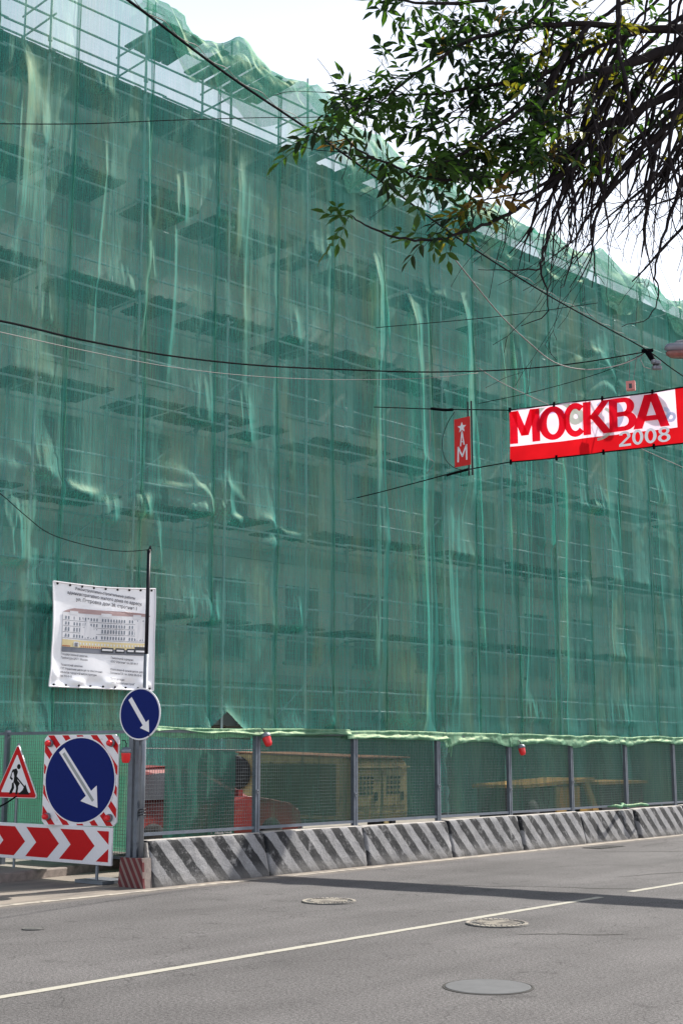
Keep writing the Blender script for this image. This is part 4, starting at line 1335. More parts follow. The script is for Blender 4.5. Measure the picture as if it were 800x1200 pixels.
for sgn in (-1, 1):
    for poly in ([(.50, .97), (.66, 1.36), (1.28, 1.40), (1.28, .97)], [(1.36, .97), (1.36, 1.40), (2.02, 1.38), (2.72, .99)]):
        b = MB(); P = [(sgn * (side_x(z) + .002), y, z) for y, z in poly] + [(sgn * (side_x(z) - .02), y, z) for y, z in poly]
        n = 4; b.poly(P, [(0, 1, 2, 3), (7, 6, 5, 4)] + [(i, (i + 1) % 4, 4 + (i + 1) % 4, 4 + i) for i in range(4)])
        b.build('side_window', M['glass'], car)
b = MB(); b.poly([(-.62, 2.42, 1.345), (.62, 2.42, 1.345), (.72, 2.98, 1.012), (-.72, 2.98, 1.012)], [(0, 1, 2, 3)]); b.build('windscreen', M['glass'], car)
b = MB(); b.poly([(-.68, .13, .97), (.68, .13, .97), (.6, .345, 1.345), (-.6, .345, 1.345)], [(3, 2, 1, 0)]); o = b.build('rear_window', M['glass'], car); o.location = (0, -.012, .008)
for y in (.8, 3.6):
    for sgn in (-1, 1):
        b = MB(); Mx = Matrix.Translation((sgn * .74, y, .30)) @ Matrix.Rotation(R(90) * sgn, 4, 'Y')
        b.lathe([(.2, -.1), (.29, -.09), (.30, -.02), (.30, .07), (.27, .10), (.19, .105)], 20, Mx); w = b.build('wheel', M['rubber'], car, True)
        b = MB(); b.lathe([(.19, .10), (.17, .09), (.06, .10), (.03, .115)], 16, Mx); b.build('rim', M['steel'], w)
for sgn in (-1, 1):
    b = MB(); b.box(sgn * .6 - .14, sgn * .6 + .14, 4.30, 4.392, .60, .73); b.build('headlight', M['white_film'], car)
    b = MB(); b.box(sgn * .66 - .1, sgn * .66 + .1, .02, .08, .65, .82); b.build('tail_light', M['red_plastic'], car)
    b = MB(); b.box(sgn * .92 - .09, sgn * .92 + .09, 2.55, 2.65, .98, 1.1); b.build('mirror', M['car_red'], car)
b = MB(); b.box(-.8, .8, 4.33, 4.46, .30, .47); b.build('front_bumper', M['steel'], car)

# khaki box trailer
M['khaki'] = mat('khaki_paint', (.55, .43, .20), .6, noise=(3, .25), dirt=(5, .58, (.20, .12, .07)))
M['khaki_dark'] = mat('khaki_in_shade', (.10, .12, .06), .8, noise=(3, .3))  # darker tone that paints the shade on the trailer's long side
M['rust'] = mat('rusty_sheet', (.34, .17, .10), .85, noise=(5, .35))
c0 = at_x(412, 888, -16.7); c1 = at_x(476, 890, -16.7)
TL = 2.5
TW = c1.y - c0.y
trl = thing('box_trailer', 'khaki steel box trailer with rusty roof parked behind the fence', 'trailer', (-16.7, c0.y, .12), 0)
# local: x=0 street face, x negative away; y along street 0..TW
Hh = c0.z - .12
LL = 3.2
b = MB(); b.prism([(-LL, .42), (0, .42), (.03, .55), (0, Hh - .12), (-.12, Hh), (-LL + .1, Hh + .10), (-LL, Hh - .1)], 'y', 0, TW); bevel(b.build('body', M['khaki'], trl), .03)
b = MB(); b.prism([(-LL + .02, Hh + .125), (.06, Hh + .02), (.06, Hh - .01), (-LL + .02, Hh + .103)], 'y', -.05, TW + .05); b.build('roof', M['rust'], trl)
for k in range(2):
    y0 = .06 + k * (TW / 2 - .02); y1 = y0 + TW / 2 - .1
    b = MB(); b.box(.032, .05, y0, y1, .68, Hh - .24); d = bevel(b.build('door', M['khaki'], trl), .01)
    b = MB()
    for i in range(4):
        for j in range(4):
            b.box(.051, .058, y0 + .12 + i * .12, y0 + .19 + i * .12, Hh - .72 + j * .10, Hh - .66 + j * .10)
    b.build('vent_slots', M['glass'], d)
    b = MB(); b.box(.051, .08, y1 - .2, y1 - .14, .78, .95); b.build('handle', M['glass'], d)
b = MB(); b.box(.034, .10, .02, TW - .02, Hh - .20, Hh - .165); b.build('gutter_lip', M['khaki'], trl)
b = MB(); b.box(-LL * .75, -.4, -.03, -.003, .5, Hh - .12); b.build('shaded_side', M['khaki_dark'], trl)  # thin dark sheet painting the shade over this side of the box
for x, y in ((-.35, TW * .62), (-LL + .5, TW * .62)):
    b = MB(); Mx = Matrix.Translation((x + .22 if x > -1 else x, y, .36)) @ Matrix.Rotation(R(90), 4, 'Y')
    b.lathe([(.2, -.12), (.34, -.1), (.36, 0), (.34, .1), (.2, .12)], 20, Mx); w = b.build('wheel', M['rubber'], trl, True)
    b = MB(); b.lathe([(.19, .12), (.14, .105), (.05, .13)], 14, Mx); b.build('rim', M['khaki'], w)
b = MB(); b.lathe([(.14, -.1), (.33, -.09), (.36, 0), (.33, .09), (.14, .1)], 20, Matrix.Translation((-LL + .2, -.14, 1.32)) @ Matrix.Rotation(R(90), 4, 'X'))
b.build('spare_wheel', M['rubber'], trl, True)

# yellow site machine
M['yellow'] = mat('yellow_paint', (.42, .25, .06), .5, noise=(5, .25), dirt=(6, .58, (.25, .14, .06)))
M['soot'] = mat('dark_machine', (.035, .035, .04), .7, noise=(4, .3))
m0 = at_x(612, 920, -17.2); m1 = at_x(700, 914, -17.2)
mc = thing('yellow_compactor', 'low yellow and black site machine behind the fence at the right', 'machine', (-17.2, m0.y, .12))
ML = m1.y - m0.y; mh = m0.z - .12
b = MB(); b.box(-1.4, -.06, .1, ML - .3, .3, mh - .08); bevel(b.build('body', M['soot'], mc), .04)
b = MB(); b.prism([(0, mh - .08), (ML - .2, mh + .04), (ML - .2, mh + .13), (0, mh)], 'x', -1.45, .02); b.build('top_cover', M['yellow'], mc)
b = MB(); b.box(-.055, .0, ML * .42, ML * .74, .25, mh - .06); bevel(b.build('side_panel', M['yellow'], mc), .02)
b = MB(); b.prism([(ML * .80, mh), (ML * .86, mh), (ML * 1.0, .2), (ML * .92, .2)], 'x', -.2, .03); b.build('arm', M['yellow'], mc)
b = MB(); b.box(-.3, .0, ML * .55, ML * .95, .22, .34); b.build('blade', M['yellow'], mc)
for y in (.5, ML - .8):
    b = MB(); b.lathe([(.1, -.7), (.30, -.68), (.30, .68), (.1, .7)], 20, Matrix.Translation((-.72, y, .32)) @ Matrix.Rotation(R(90), 4, 'Y')); b.build('drum', M['soot'], mc, True)
sk = thing('steel_container', 'dark grey steel skip beside the yellow site machine', 'skip', (-17.3, m1.y + .2, .12))
b = MB(); b.prism([(0.2, .1), (2.4, .1), (2.7, mh - .05), (0, mh - .05)], 'x', -1.3, 0); b.build('bin', M['soot'], sk)
b = MB(); b.box(-1.33, .04, -.03, 2.73, mh - .06, mh + .02); b.build('rim', M['yellow'], sk)
# stack of pale boards lying behind third panel
q0 = at_x(462, 958, -15.6); q1 = at_x(520, 952, -15.6)
t = thing('lumber_stack', 'low stack of whitish boards lying behind the third fence panel', 'lumber', (-15.6, q0.y, .12))
for k in range(4):
    b = MB(); b.box(-.12 * (k % 2) - .1, -.12 * (k % 2) + .02, 0 + .1 * k, q1.y - q0.y + .1 * k, .0 + .06 * k, .055 + .06 * k); b.build('board', M['barrier_top'], t)

# ------------------------------------------------------------------ banner across the street
ban = thing('street_banner', 'red and white street banner reading МОСКВА 2008 stretched across the street', 'banner')
BY = lambda X: 22.4 + .14 * (X + 14.0)
# end points
def on_ban(x, y):
    r = sight(x, y)
    # plane: Y - .14 X = 22.4 + .14*14
    return at(x, y, (-.14, 1, 0), 22.4 + 1.96)
A0 = on_ban(597, 541.5); A1 = on_ban(595, 480.5); B0 = on_ban(800, 523.5); B1 = on_ban(800, 458.5)
e = (B0 - A0); ex = Vector((e.x, e.y, 0)).normalized()
LBAN = 9.0
BH = A1.z - A0.z
sl0 = (B0.z - A0.z) / (B0 - A0).dot(ex); sl1 = (B1.z - A1.z) / (B1 - A1).dot(ex)
ban.location = (A0.x, A0.y, A0.z); ban.rotation_euler[2] = math.atan2(ex.y, ex.x)
def banz(s, t):    # s metres along, t 0..1 up
    zb = sl0 * s + .010 * s * s * .6; zt = BH + sl1 * s + .010 * s * s * .6
    return zb + (zt - zb) * t
def bany(s, t): return .03 * math.sin(s * 2.1 + t * 2) + .015 * math.sin(s * 6 + 3 * t)
def bp(s, t, off=0): return (s, bany(s, t) - off, banz(s, t))
def cloth_mat(name, col, tr=.5, ghost=False):
    m = bpy.data.materials.new(name); m.use_nodes = True; N = m.node_tree.nodes; L = m.node_tree.links
    N.clear(); o = N.new('ShaderNodeOutputMaterial'); d = N.new('ShaderNodeBsdfDiffuse'); t = N.new('ShaderNodeBsdfTranslucent'); x = N.new('ShaderNodeMixShader')
    x.inputs[0].default_value = tr
    tc = N.new('ShaderNodeTexCoord')
    def nz(sc, off=0):
        mp = N.new('ShaderNodeMapping'); mp.inputs['Location'].default_value = (off, off, off); L.new(tc.outputs['Object'], mp.inputs[0])
        n = N.new('ShaderNodeTexNoise'); n.inputs['Scale'].default_value = sc; n.inputs['Detail'].default_value = 2; L.new(mp.outputs[0], n.inputs['Vector']); return n
    n = nz(2.2)
    r = N.new('ShaderNodeMapRange'); r.inputs['From Min'].default_value = .3; r.inputs['From Max'].default_value = .7; r.inputs['To Min'].default_value = .9; r.inputs['To Max'].default_value = 1.08
    L.new(n.outputs['Fac'], r.inputs['Value']); s = N.new('ShaderNodeVectorMath'); s.operation = 'SCALE'; s.inputs[0].default_value = col; L.new(r.outputs[0], s.inputs['Scale'])
    for q in (d, t): L.new(s.outputs[0], q.inputs[0])
    L.new(d.outputs[0], x.inputs[1]); L.new(t.outputs[0], x.inputs[2]); L.new(x.outputs[0], o.inputs[0])
    return m
CW = cloth_mat('banner_white', (.86, .70, .82)); CR = cloth_mat('banner_red', (.66, .010, .016), .38); 
CL = cloth_mat('banner_letter_red', (.88, .014, .035), .62)
CD = cloth_mat('banner_digit_white', (1.0, .98, 1.0), .0)
def patch(mb, s0, s1, t0, t1, off=0, n=None):
    n = n or max(2, int((s1 - s0) / .12)); P = []
    m2 = 6
    for i in range(n + 1):
        for j in range(m2 + 1): P.append(bp(s0 + (s1 - s0) * i / n, t0 + (t1 - t0) * j / m2, off))
    w = m2 + 1
    mb.poly(P, [(i * w + j, (i + 1) * w + j, (i + 1) * w + j + 1, i * w + j + 1) for i in range(n) for j in range(m2)])
WEND = (on_ban(792, 490) - A0).dot(ex)
b = MB(); patch(b, 0, WEND, .30, 1.0); b.build('white_cloth', CW, ban, True)
b = MB(); patch(b, 0, WEND, 0, .30); patch(b, WEND, LBAN, 0, 1.0); b.build('red_cloth', CR, ban, True)
def glyph(mb, ch, s0, s1, t0, t1, off):
    """block letter of strokes in a unit box laid on the cloth"""
    cnt = [0]
    def put(quads):
        cnt[0] += 1
        o_ = off + cnt[0] * .0006
        for q in quads:
            mb.poly([bp(s0 + (s1 - s0) * x, t0 + (t1 - t0) * z, o_) for x, z in q], [(0, 1, 2, 3)])
    def seg(x0, z0, x1, z1, w):      # slanted bar with level ends
        n = 6
        put([[(x0 + (x1 - x0) * i / n - w / 2, z0 + (z1 - z0) * i / n), (x0 + (x1 - x0) * i / n + w / 2, z0 + (z1 - z0) * i / n),
              (x0 + (x1 - x0) * (i + 1) / n + w / 2, z0 + (z1 - z0) * (i + 1) / n), (x0 + (x1 - x0) * (i + 1) / n - w / 2, z0 + (z1 - z0) * (i + 1) / n)] for i in range(n)])
    def bar(x0, x1, z0, z1):
        n = 4
        put([[(x0 + (x1 - x0) * i / n, z0), (x0 + (x1 - x0) * (i + 1) / n, z0), (x0 + (x1 - x0) * (i + 1) / n, z1), (x0 + (x1 - x0) * i / n, z1)] for i in range(n)])
    def arc(cx, cz, rx, rz, wx, wz, a0, a1):
        n = max(6, int(abs(a1 - a0) / 12)); Q = []
        for i in range(n):
            p = R(a0 + (a1 - a0) * i / n); q = R(a0 + (a1 - a0) * (i + 1) / n)
            Q.append([(cx + (rx - wx) * math.cos(p), cz + (rz - wz) * math.sin(p)), (cx + rx * math.cos(p), cz + rz * math.sin(p)),
                      (cx + rx * math.cos(q), cz + rz * math.sin(q)), (cx + (rx - wx) * math.cos(q), cz + (rz - wz) * math.sin(q))])
        put(Q)
    if ch == 'М':
        seg(.13, 0, .13, 1, .26); seg(.87, 0, .87, 1, .26); seg(.18, 1, .5, .22, .25); seg(.82, 1, .5, .22, .25)
    elif ch in 'О0': arc(.5, .5, .5, .51, .28, .17, 0, 360)
    elif ch == 'С': arc(.58, .5, .56, .51, .29, .18, 48, 312)
    elif ch == 'К':
        seg(.14, 0, .14, 1, .28); seg(.30, .46, .84, 1, .30); seg(.36, .58, .88, 0, .32)
    elif ch == 'В':
        seg(.15, 0, .15, 1, .30); bar(.28, .56, .86, 1); bar(.28, .58, .44, .58); bar(.28, .58, 0, .14)
        arc(.54, .72, .36, .28, .26, .14, -90, 90); arc(.56, .29, .42, .29, .28, .15, -90, 90)
    elif ch == 'А':
        seg(.13, 0, .44, 1, .25); seg(.87, 0, .56, 1, .25); bar(.26, .74, .22, .37)
    elif ch == '2':
        arc(.48, .70, .46, .30, .26, .14, 165, -25); seg(.80, .60, .16, .14, .28); bar(.02, .96, 0, .15)
    elif ch == '8':
        arc(.5, .74, .42, .26, .24, .12, 0, 360); arc(.5, .28, .48, .29, .26, .13, 0, 360)
def sx(x): return (on_ban(x, 510) - A0).dot(ex)
for ch, xa, xb, off in (('М', 596, 633, .012), ('О', 631, 665, .015), ('С', 660, 687, .018), ('К', 684, 717, .021), ('В', 714, 748, .024), ('А', 742, 785, .027)):
    b = MB(); glyph(b, ch, sx(xa + .5), sx(xb - .5), .345, .965, off); b.build('letter', CL, ban)
for ch, xa, xb, off in (('2', 725, 740, .032), ('0', 741, 754, .032), ('0', 755.5, 769, .032), ('8', 770, 785, .032)):
    b = MB(); glyph(b, ch, sx(xa), sx(xb), .06, .335, off); b.build('digit', CD, ban)
# show-through of the reverse print: faint rings
G = [cloth_mat('show_through_green', (.62, .72, .60)), cloth_mat('show_through_lilac', (.70, .55, .82)), cloth_mat('show_through_blue', (.60, .70, .86))]
b = MB()
def ring(mb, cs, ct, r0, r1, m, a0=0, a1=360):
    mb.m = m; P = []; n = 22
    for i in range(n + 1):
        a = R(a0 + (a1 - a0) * i / n)
        for r in (r0, r1): P.append(bp(cs + r * math.cos(a), min(.97, ct + r * math.sin(a) / BH), .006))
    mb.poly(P, [(2 * i, 2 * i + 1, 2 * i + 3, 2 * i + 2) for i in range(n)])
ring(b, sx(648), .62, .24, .36, 1, 20, 200); ring(b, sx(650), .66, .38, .48, 0, 40, 150); ring(b, sx(676), .72, .05, .17, 0); ring(b, sx(712), .66, .22, .34, 2, -60, 130)
ring(b, sx(700), .55, .30, .36, 0, -90, 60); ring(b, sx(778), .58, .05, .13, 2, -90, 90); ring(b, sx(786), .5, .04, .10, 2)
b.build('show_through_print', G, ban)['kind'] = 'stuff'
b = MB(); b.tube([bp(s * .5, 0, 0) for s in range(0, 19)], .014, 5); b.tube([bp(s * .5, 1, 0) for s in range(0, 19)], .014, 5); b.build('edge_rope', M['cable'], ban)
b = MB()
for s in (0.02, 1.0, 2.0, 3.0, 4.2, 5.5, 7):
    for t_ in (0, 1):
        p = bp(s, t_); b.box(p[0] - .02, p[0] + .02, p[1] - .02, p[1] + .02, p[2] - .05, p[2] + .05)
b.build('clips', M['cable'], ban)
wm_ = ban.matrix_world
def ban_world(s, t, off=0):
    p = bp(s, t, off); a = ban.rotation_euler[2]
    return Vector((ban.location.x + p[0] * math.cos(a) - p[1] * math.sin(a), ban.location.y + p[0] * math.sin(a) + p[1] * math.cos(a), ban.location.z + p[2]))

# small red M sign hung on the same ropes
ms0 = on_ban(542, 546)
ms = thing('small_red_sign', 'small red vertical sign with white star and letter M hanging on wires', 'sign', (ms0.x, ms0.y, ms0.z), R(-4))
mh_ = on_ban(540, 490).z - ms0.z; mw = mh_ * .40
b = MB(); b.box(-mw / 2, mw / 2, -.01, .01, 0, mh_); o = b.build('panel', mat('sign_red', (.62, .012, .012), .5, noise=(4, .1)), ms); 
b = MB(); st = [( (.115 if k % 2 == 0 else .05) * mh_ * math.sin(k * math.pi / 5), mh_ * .80 + (.115 if k % 2 == 0 else .05) * mh_ * math.cos(k * math.pi / 5)) for k in range(10)]
b.prism(st, 'y', -.016, -.0105); b.build('star', M['white_film'], ms)
b = MB()
def strokes(mb, pts, w):
    for (a, c) in zip(pts[:-1], pts[1:]):
        d = Vector((c[0] - a[0], c[1] - a[1])); d.normalize(); n = Vector((-d.y, d.x)) * w
        a2 = Vector(a) - d * w * .6; c2 = Vector(c) + d * w * .6
        mb.prism([tuple(a2 - n), tuple(c2 - n), tuple(c2 + n), tuple(a2 + n)], 'y', -.016, -.0105)
k = mh_
strokes(b, [(-.11 * k, .10 * k), (-.10 * k, .40 * k), (0, .20 * k), (.11 * k, .42 * k), (.11 * k, .12 * k)], .018 * k)
b.build('letter', M['white_film'], ms)
b = MB(); strokes(b, [(-.04 * k, .42 * k), (.0, .72 * k), (.05 * k, .44 * k)], .014 * k); strokes(b, [(-.02 * k, .50 * k), (.03 * k, .50 * k)], .010 * k); b.build('spire', M['white_film'], ms)
b = MB(); b.tube([(mw / 2 - .07, .03, -.22), (mw / 2 - .07, .03, mh_ + .33)], .018, 6); b.tube([(mw / 2 + .02, .03, -.22), (mw / 2 + .02, .03, mh_ + .33)], .018, 6); b.build('hanger_bars', M['pole_dark'], ms)

# ------------------------------------------------------------------ cables
def cable(name, label, pts, r, m, n=5, sub=6, group=None):
    """Catmull-Rom through the points"""
    pts = [Vector(p) for p in pts]
    P = [pts[0] * 2 - pts[1]] + pts + [pts[-1] * 2 - pts[-2]]
    out = []
    for i in range(1, len(P) - 2):
        for k in range(sub):
            t = k / sub
            out.append(.5 * ((2 * P[i]) + (P[i + 1] - P[i - 1]) * t + (2 * P[i - 1] - 5 * P[i] + 4 * P[i + 1] - P[i + 2]) * t * t + (3 * P[i] - P[i - 1] - 3 * P[i + 1] + P[i + 2]) * t ** 3))
    out.append(pts[-1])
    b = MB(); b.tube(out, r, n)
    return tag(b.build(name, m, smooth=True), label, 'cable', group)
D = at_dist
cable('overhead_cable', 'thick twisted black cable running diagonally from the top left down to the street lamp',
      [D(60, -60, 9.0), D(150, 0, 10), D(270, 90, 12), D(388, 170, 14.5), D(470, 230, 16.5), D(545, 285, 18.5), D(640, 345, 22), D(712, 385, 25), D(760, 412, 27), D(800, 441, 29), D(900, 505, 35)], .013, M['cable'])
b = MB()
P = [D(60, -62, 9.0), D(150, -2, 10), D(270, 88, 12), D(388, 168, 14.5), D(470, 228, 16.5), D(545, 283, 18.5), D(640, 343, 22), D(712, 383, 25), D(760, 410, 27)]
pts = []
for a, c in zip(P[:-1], P[1:]):
    for k in range(22):
        q = a + (c - a) * k / 22; j = len(pts)
        pts.append(q + Vector((.0, 0, .02 + .018 * math.sin(j * .9))) + Vector((.018 * math.cos(j * .9), 0, 0)))
b.tube(pts, .004, 4)
tag(b.build('lashing_wire', M['cable_light']), 'pale wire spiralling round the thick diagonal overhead cable', 'cable')
cable('overhead_cable', 'thick black cable sagging across the whole netting to the knot beside the lamp',
      [D(-60, 374, 13), D(0, 376, 14), D(100, 399, 16), D(200, 417, 18), D(300, 428, 20), D(400, 433, 22), D(500, 436, 23.5), D(600, 433, 25), D(680, 425, 26), D(758, 412, 27)], .013, M['cable'])
cable('overhead_wire', 'thin pale wire sagging just below the thick black cable at left',
      [D(-60, 376, 13), D(0, 389, 14), D(100, 411, 16), D(200, 430, 18), D(300, 441, 20), D(400, 445, 22), D(500, 443, 23.5), D(560, 437, 24.5)], .005, M['cable_light'])
cable('overhead_wire', 'thin dark wire crossing the top left of the netting almost level',
      [D(-60, 143, 15), D(0, 145, 16), D(100, 145, 17), D(200, 141, 18), D(300, 138, 20), D(380, 137, 21), D(480, 132, 23), D(700, 110, 27)], .007, M['cable'])
cable('overhead_wire', 'white cable looping down from the diagonal cable to the knot beside the lamp',
      [D(530, 300, 20), D(548, 323, 21), D(585, 368, 22.5), D(620, 402, 24), D(650, 425, 25), D(685, 433, 26), D(720, 429, 26.5), D(745, 420, 27), D(756, 411, 27)], .011, M['cable_light'])
cable('overhead_wire', 'pale wire slanting behind the banner from the netting to the right edge',
      [D(560, 431, 27.5), D(590, 450, 28), D(650, 478, 29), D(720, 512, 30), D(800, 548, 31.5), D(860, 575, 32)], .009, M['cable_light'])
cable('overhead_wire', 'thin black guy wire rising from the banner corner up to the cable knot',
      [on_ban(560, 473), D(630, 458, 26), D(700, 438, 26.5), D(740, 421, 27), D(757, 412, 27)], .007, M['cable'])
cable('banner_rope', 'upper black rope from the netting to the top corner of the banner',
      [D(438, 477, 34), D(480, 478.5, 31), D(510, 479.5, 29.5), D(545, 480, 28.5), ban_world(0, 1)], .013, M['cable'])
cable('banner_rope', 'lower black rope from the netting to the bottom corner of the banner',
      [D(390, 590, 36), D(440, 578, 34), D(490, 565, 31), D(540, 552, 28.5), ban_world(0, 0)], .013, M['cable'])
cable('rope_end_link', 'dark turnbuckle clamped on the upper banner rope', [D(505, 479, 29.5), D(520, 480.5, 29.2), D(530, 480, 29)], .035, M['cable'])
cable('rope_end_link', 'dark turnbuckle clamped on the lower banner rope', [D(523, 557, 29.0), D(535, 553.5, 28.8), D(548, 550, 28.3)], .03, M['cable'])
cable('loose_wire', 'thin black wire loop curving left of the small red sign',
      [D(532, 483, 28.5), D(524, 496, 28.5), D(518, 515, 28.5), D(520, 535, 28.5), D(530, 547, 28.5), D(545, 552, 28.4)], .008, M['cable'])
cable('loose_wire', 'pale loose wire dangling from the upper banner rope', [D(503, 480, 29.8), D(504, 510, 29.8), D(502, 535, 29.8), D(508, 542, 29.8), D(500, 555, 29.8)], .007, M['cable_light'])
cable('overhead_wire', 'thin dark wire crossing the netting behind the drooping twigs',
      [D(440, 384, 30), D(520, 377, 30), D(600, 369, 30), D(700, 355, 31)], .009, M['cable'])
pw = Vector((pp.x, PY, pz))
cable('pole_wire', 'thin black twisted wire sagging from the left edge to the sign pole top',
      [D(-30, 560, 16), D(0, 578, 16.4), D(30, 604, 16.9), D(60, 626, 17.4), D(110, 641, 18), D(145, 646, 18.6), pw], .006, M['cable'])
cable('sign_cable', 'thin black cable crossing behind the triangular sign at left', [D(-20, 948, 16.6), D(0, 945, 16.6), D(20, 933, 16.6)], .01, M['cable'])
# cable knot beside the lamp
kn = thing('cable_knot', 'black cluster of insulators and knotted cable beside the street lamp', 'insulator')
b = MB()
for (x0, y0, x1, y1, r) in ((757, 411, 763, 420, .06), (763, 420, 768, 428, .055), (768, 427, 770, 432, .05), (752, 411, 764, 410.5, .04)):
    b.tube([D(x0, y0, 27), D((x0 + x1) / 2 + .5, (y0 + y1) / 2, 26.95), D(x1, y1, 27)], r, 7)
b.build('insulator', M['cable'], kn)
b = MB()
for (x, y) in ((766, 424), (770, 425), (767, 431), (771, 431)): b.lathe([(.02, -.05), (.07, -.03), (.07, .03), (.02, .05)], 8, Matrix.Translation(D(x, y, 26.9)))
b.build('clamp', M['steel'], kn)
b = MB(); b.tube([D(752, 416, 27), D(750, 422, 27), D(754, 430, 27), D(762, 432.5, 27)], .008, 4); b.build('loose_end', M['cable_light'], kn)
# small box on two wires
bc = D(738.5, 452, 27)
bx = thing('hanging_box', 'tiny pinkish box hanging on two thin wires above the banner', 'box', bc, R(20))
b = MB(); b.box(-.09, .09, -.06, .06, -.10, .09); b.build('case', mat('faded_pink', (.55, .22, .2), .6, noise=(9, .2)), bx)
b = MB(); b.box(-.03, .03, -.068, -.061, -.07, .03); b.build('hatch', M['glass'], bx)
b = MB(); b.tube([(-.03, 0, .09), (-.01, 0, .35), (.0, 0, .62)], .006, 4); b.tube([(.05, 0, .09), (.10, 0, .35), (.16, 0, .72)], .006, 4); b.build('wire', M['cable_light'], bx)
# street lamp hanging from the cable
lc = D(806, 412, 26.5)
ld = _R.copy()
lamp = thing('hanging_street_lamp', 'grey street lamp with reddish glass bowl hanging by the right edge', 'street lamp', lc, math.atan2(ld.y, ld.x))
def boat(mb, L, w, zt, zb, top):
    n = 20; ringt = []; P = []
    for k in range(n):
        a = 2 * math.pi * k / n; P.append((L * math.copysign(abs(math.cos(a)) ** .6, math.cos(a)), w * math.copysign(abs(math.sin(a)) ** .7, math.sin(a))))
    for z, s in ((zb, .78), ((zb + zt) / 2, .97), (zt, .90 if top else 1.0)):
        mb.v += [(x * s, y * s, z) for x, y in P]
    base = len(mb.v) - 3 * n
    for r_ in range(2):
        for k in range(n): mb.f.append((base + r_ * n + k, base + r_ * n + (k + 1) % n, base + (r_ + 1) * n + (k + 1) % n, base + (r_ + 1) * n + k)); mb.mi.append(0)
    mb.f.append(tuple(base + k for k in range(n))[::-1]); mb.mi.append(0); mb.f.append(tuple(base + 2 * n + k for k in range(n))); mb.mi.append(0)
b = MB(); boat(b, .50, .17, .14, -.01, True); b.build('housing', mat('lamp_grey', (.20, .21, .25), .5, noise=(5, .15)), lamp, True)
b = MB(); boat(b, .46, .15, -.012, -.12, False); b.build('bowl', mat('lamp_glass', (.22, .10, .09), .25, noise=(8, .4)), lamp, True)
b = MB(); b.tube([(-.30, 0, .13), (-.22, 0, .20), (.0, 0, .24)], .03, 6); b.tube([(0, 0, .14), (0, 0, .28)], .02, 6); b.build('hanger', M['steel'], lamp)

# ------------------------------------------------------------------ tree overhanging from the right
bark = mat('dark_bark', (.022, .018, .020), .95, spec=.1, noise=(14, .35), bump=(30, .6, .01))
def leaf_mat(name, c, tcol):
    m = bpy.data.materials.new(name); m.use_nodes = True; N = m.node_tree.nodes; L = m.node_tree.links
    N.clear(); o = N.new('ShaderNodeOutputMaterial')
    p = N.new('ShaderNodeBsdfPrincipled'); p.inputs['Base Color'].default_value = (*c, 1); p.inputs['Roughness'].default_value = .5; p.inputs['Specular IOR Level'].default_value = .25
    t = N.new('ShaderNodeBsdfTranslucent'); t.inputs[0].default_value = (*tcol, 1); x = N.new('ShaderNodeMixShader'); x.inputs[0].default_value = .38
    L.new(p.outputs[0], x.inputs[1]); L.new(t.outputs[0], x.inputs[2]); L.new(x.outputs[0], o.inputs[0]); return m
LM = [leaf_mat('leaf_green', (.026, .058, .016), (.075, .19, .012)), leaf_mat('leaf_dark', (.012, .026, .012), (.016, .045, .010)),
      leaf_mat('leaf_yellowing', (.09, .10, .015), (.34, .32, .02)), leaf_mat('leaf_brown', (.14, .085, .02), (.40, .24, .03))]
tree = thing('ash_tree', 'ash tree overhanging the top right corner with leafy boughs and bare drooping twigs', 'tree')
trunk_base = D(1330, 885, 9.0); trunk_base.z = .118
rt = random.Random(11)
crown0 = D(1300, 250, 9.0); fork = D(1260, -120, 8.8)
b = MB(); b.tube([trunk_base, trunk_base + Vector((.05, 0, 1)), crown0, fork, fork + Vector((.2, .3, 1.6))], [.26, .21, .18, .14, .08], 12); b.build('trunk', bark, tree, True)
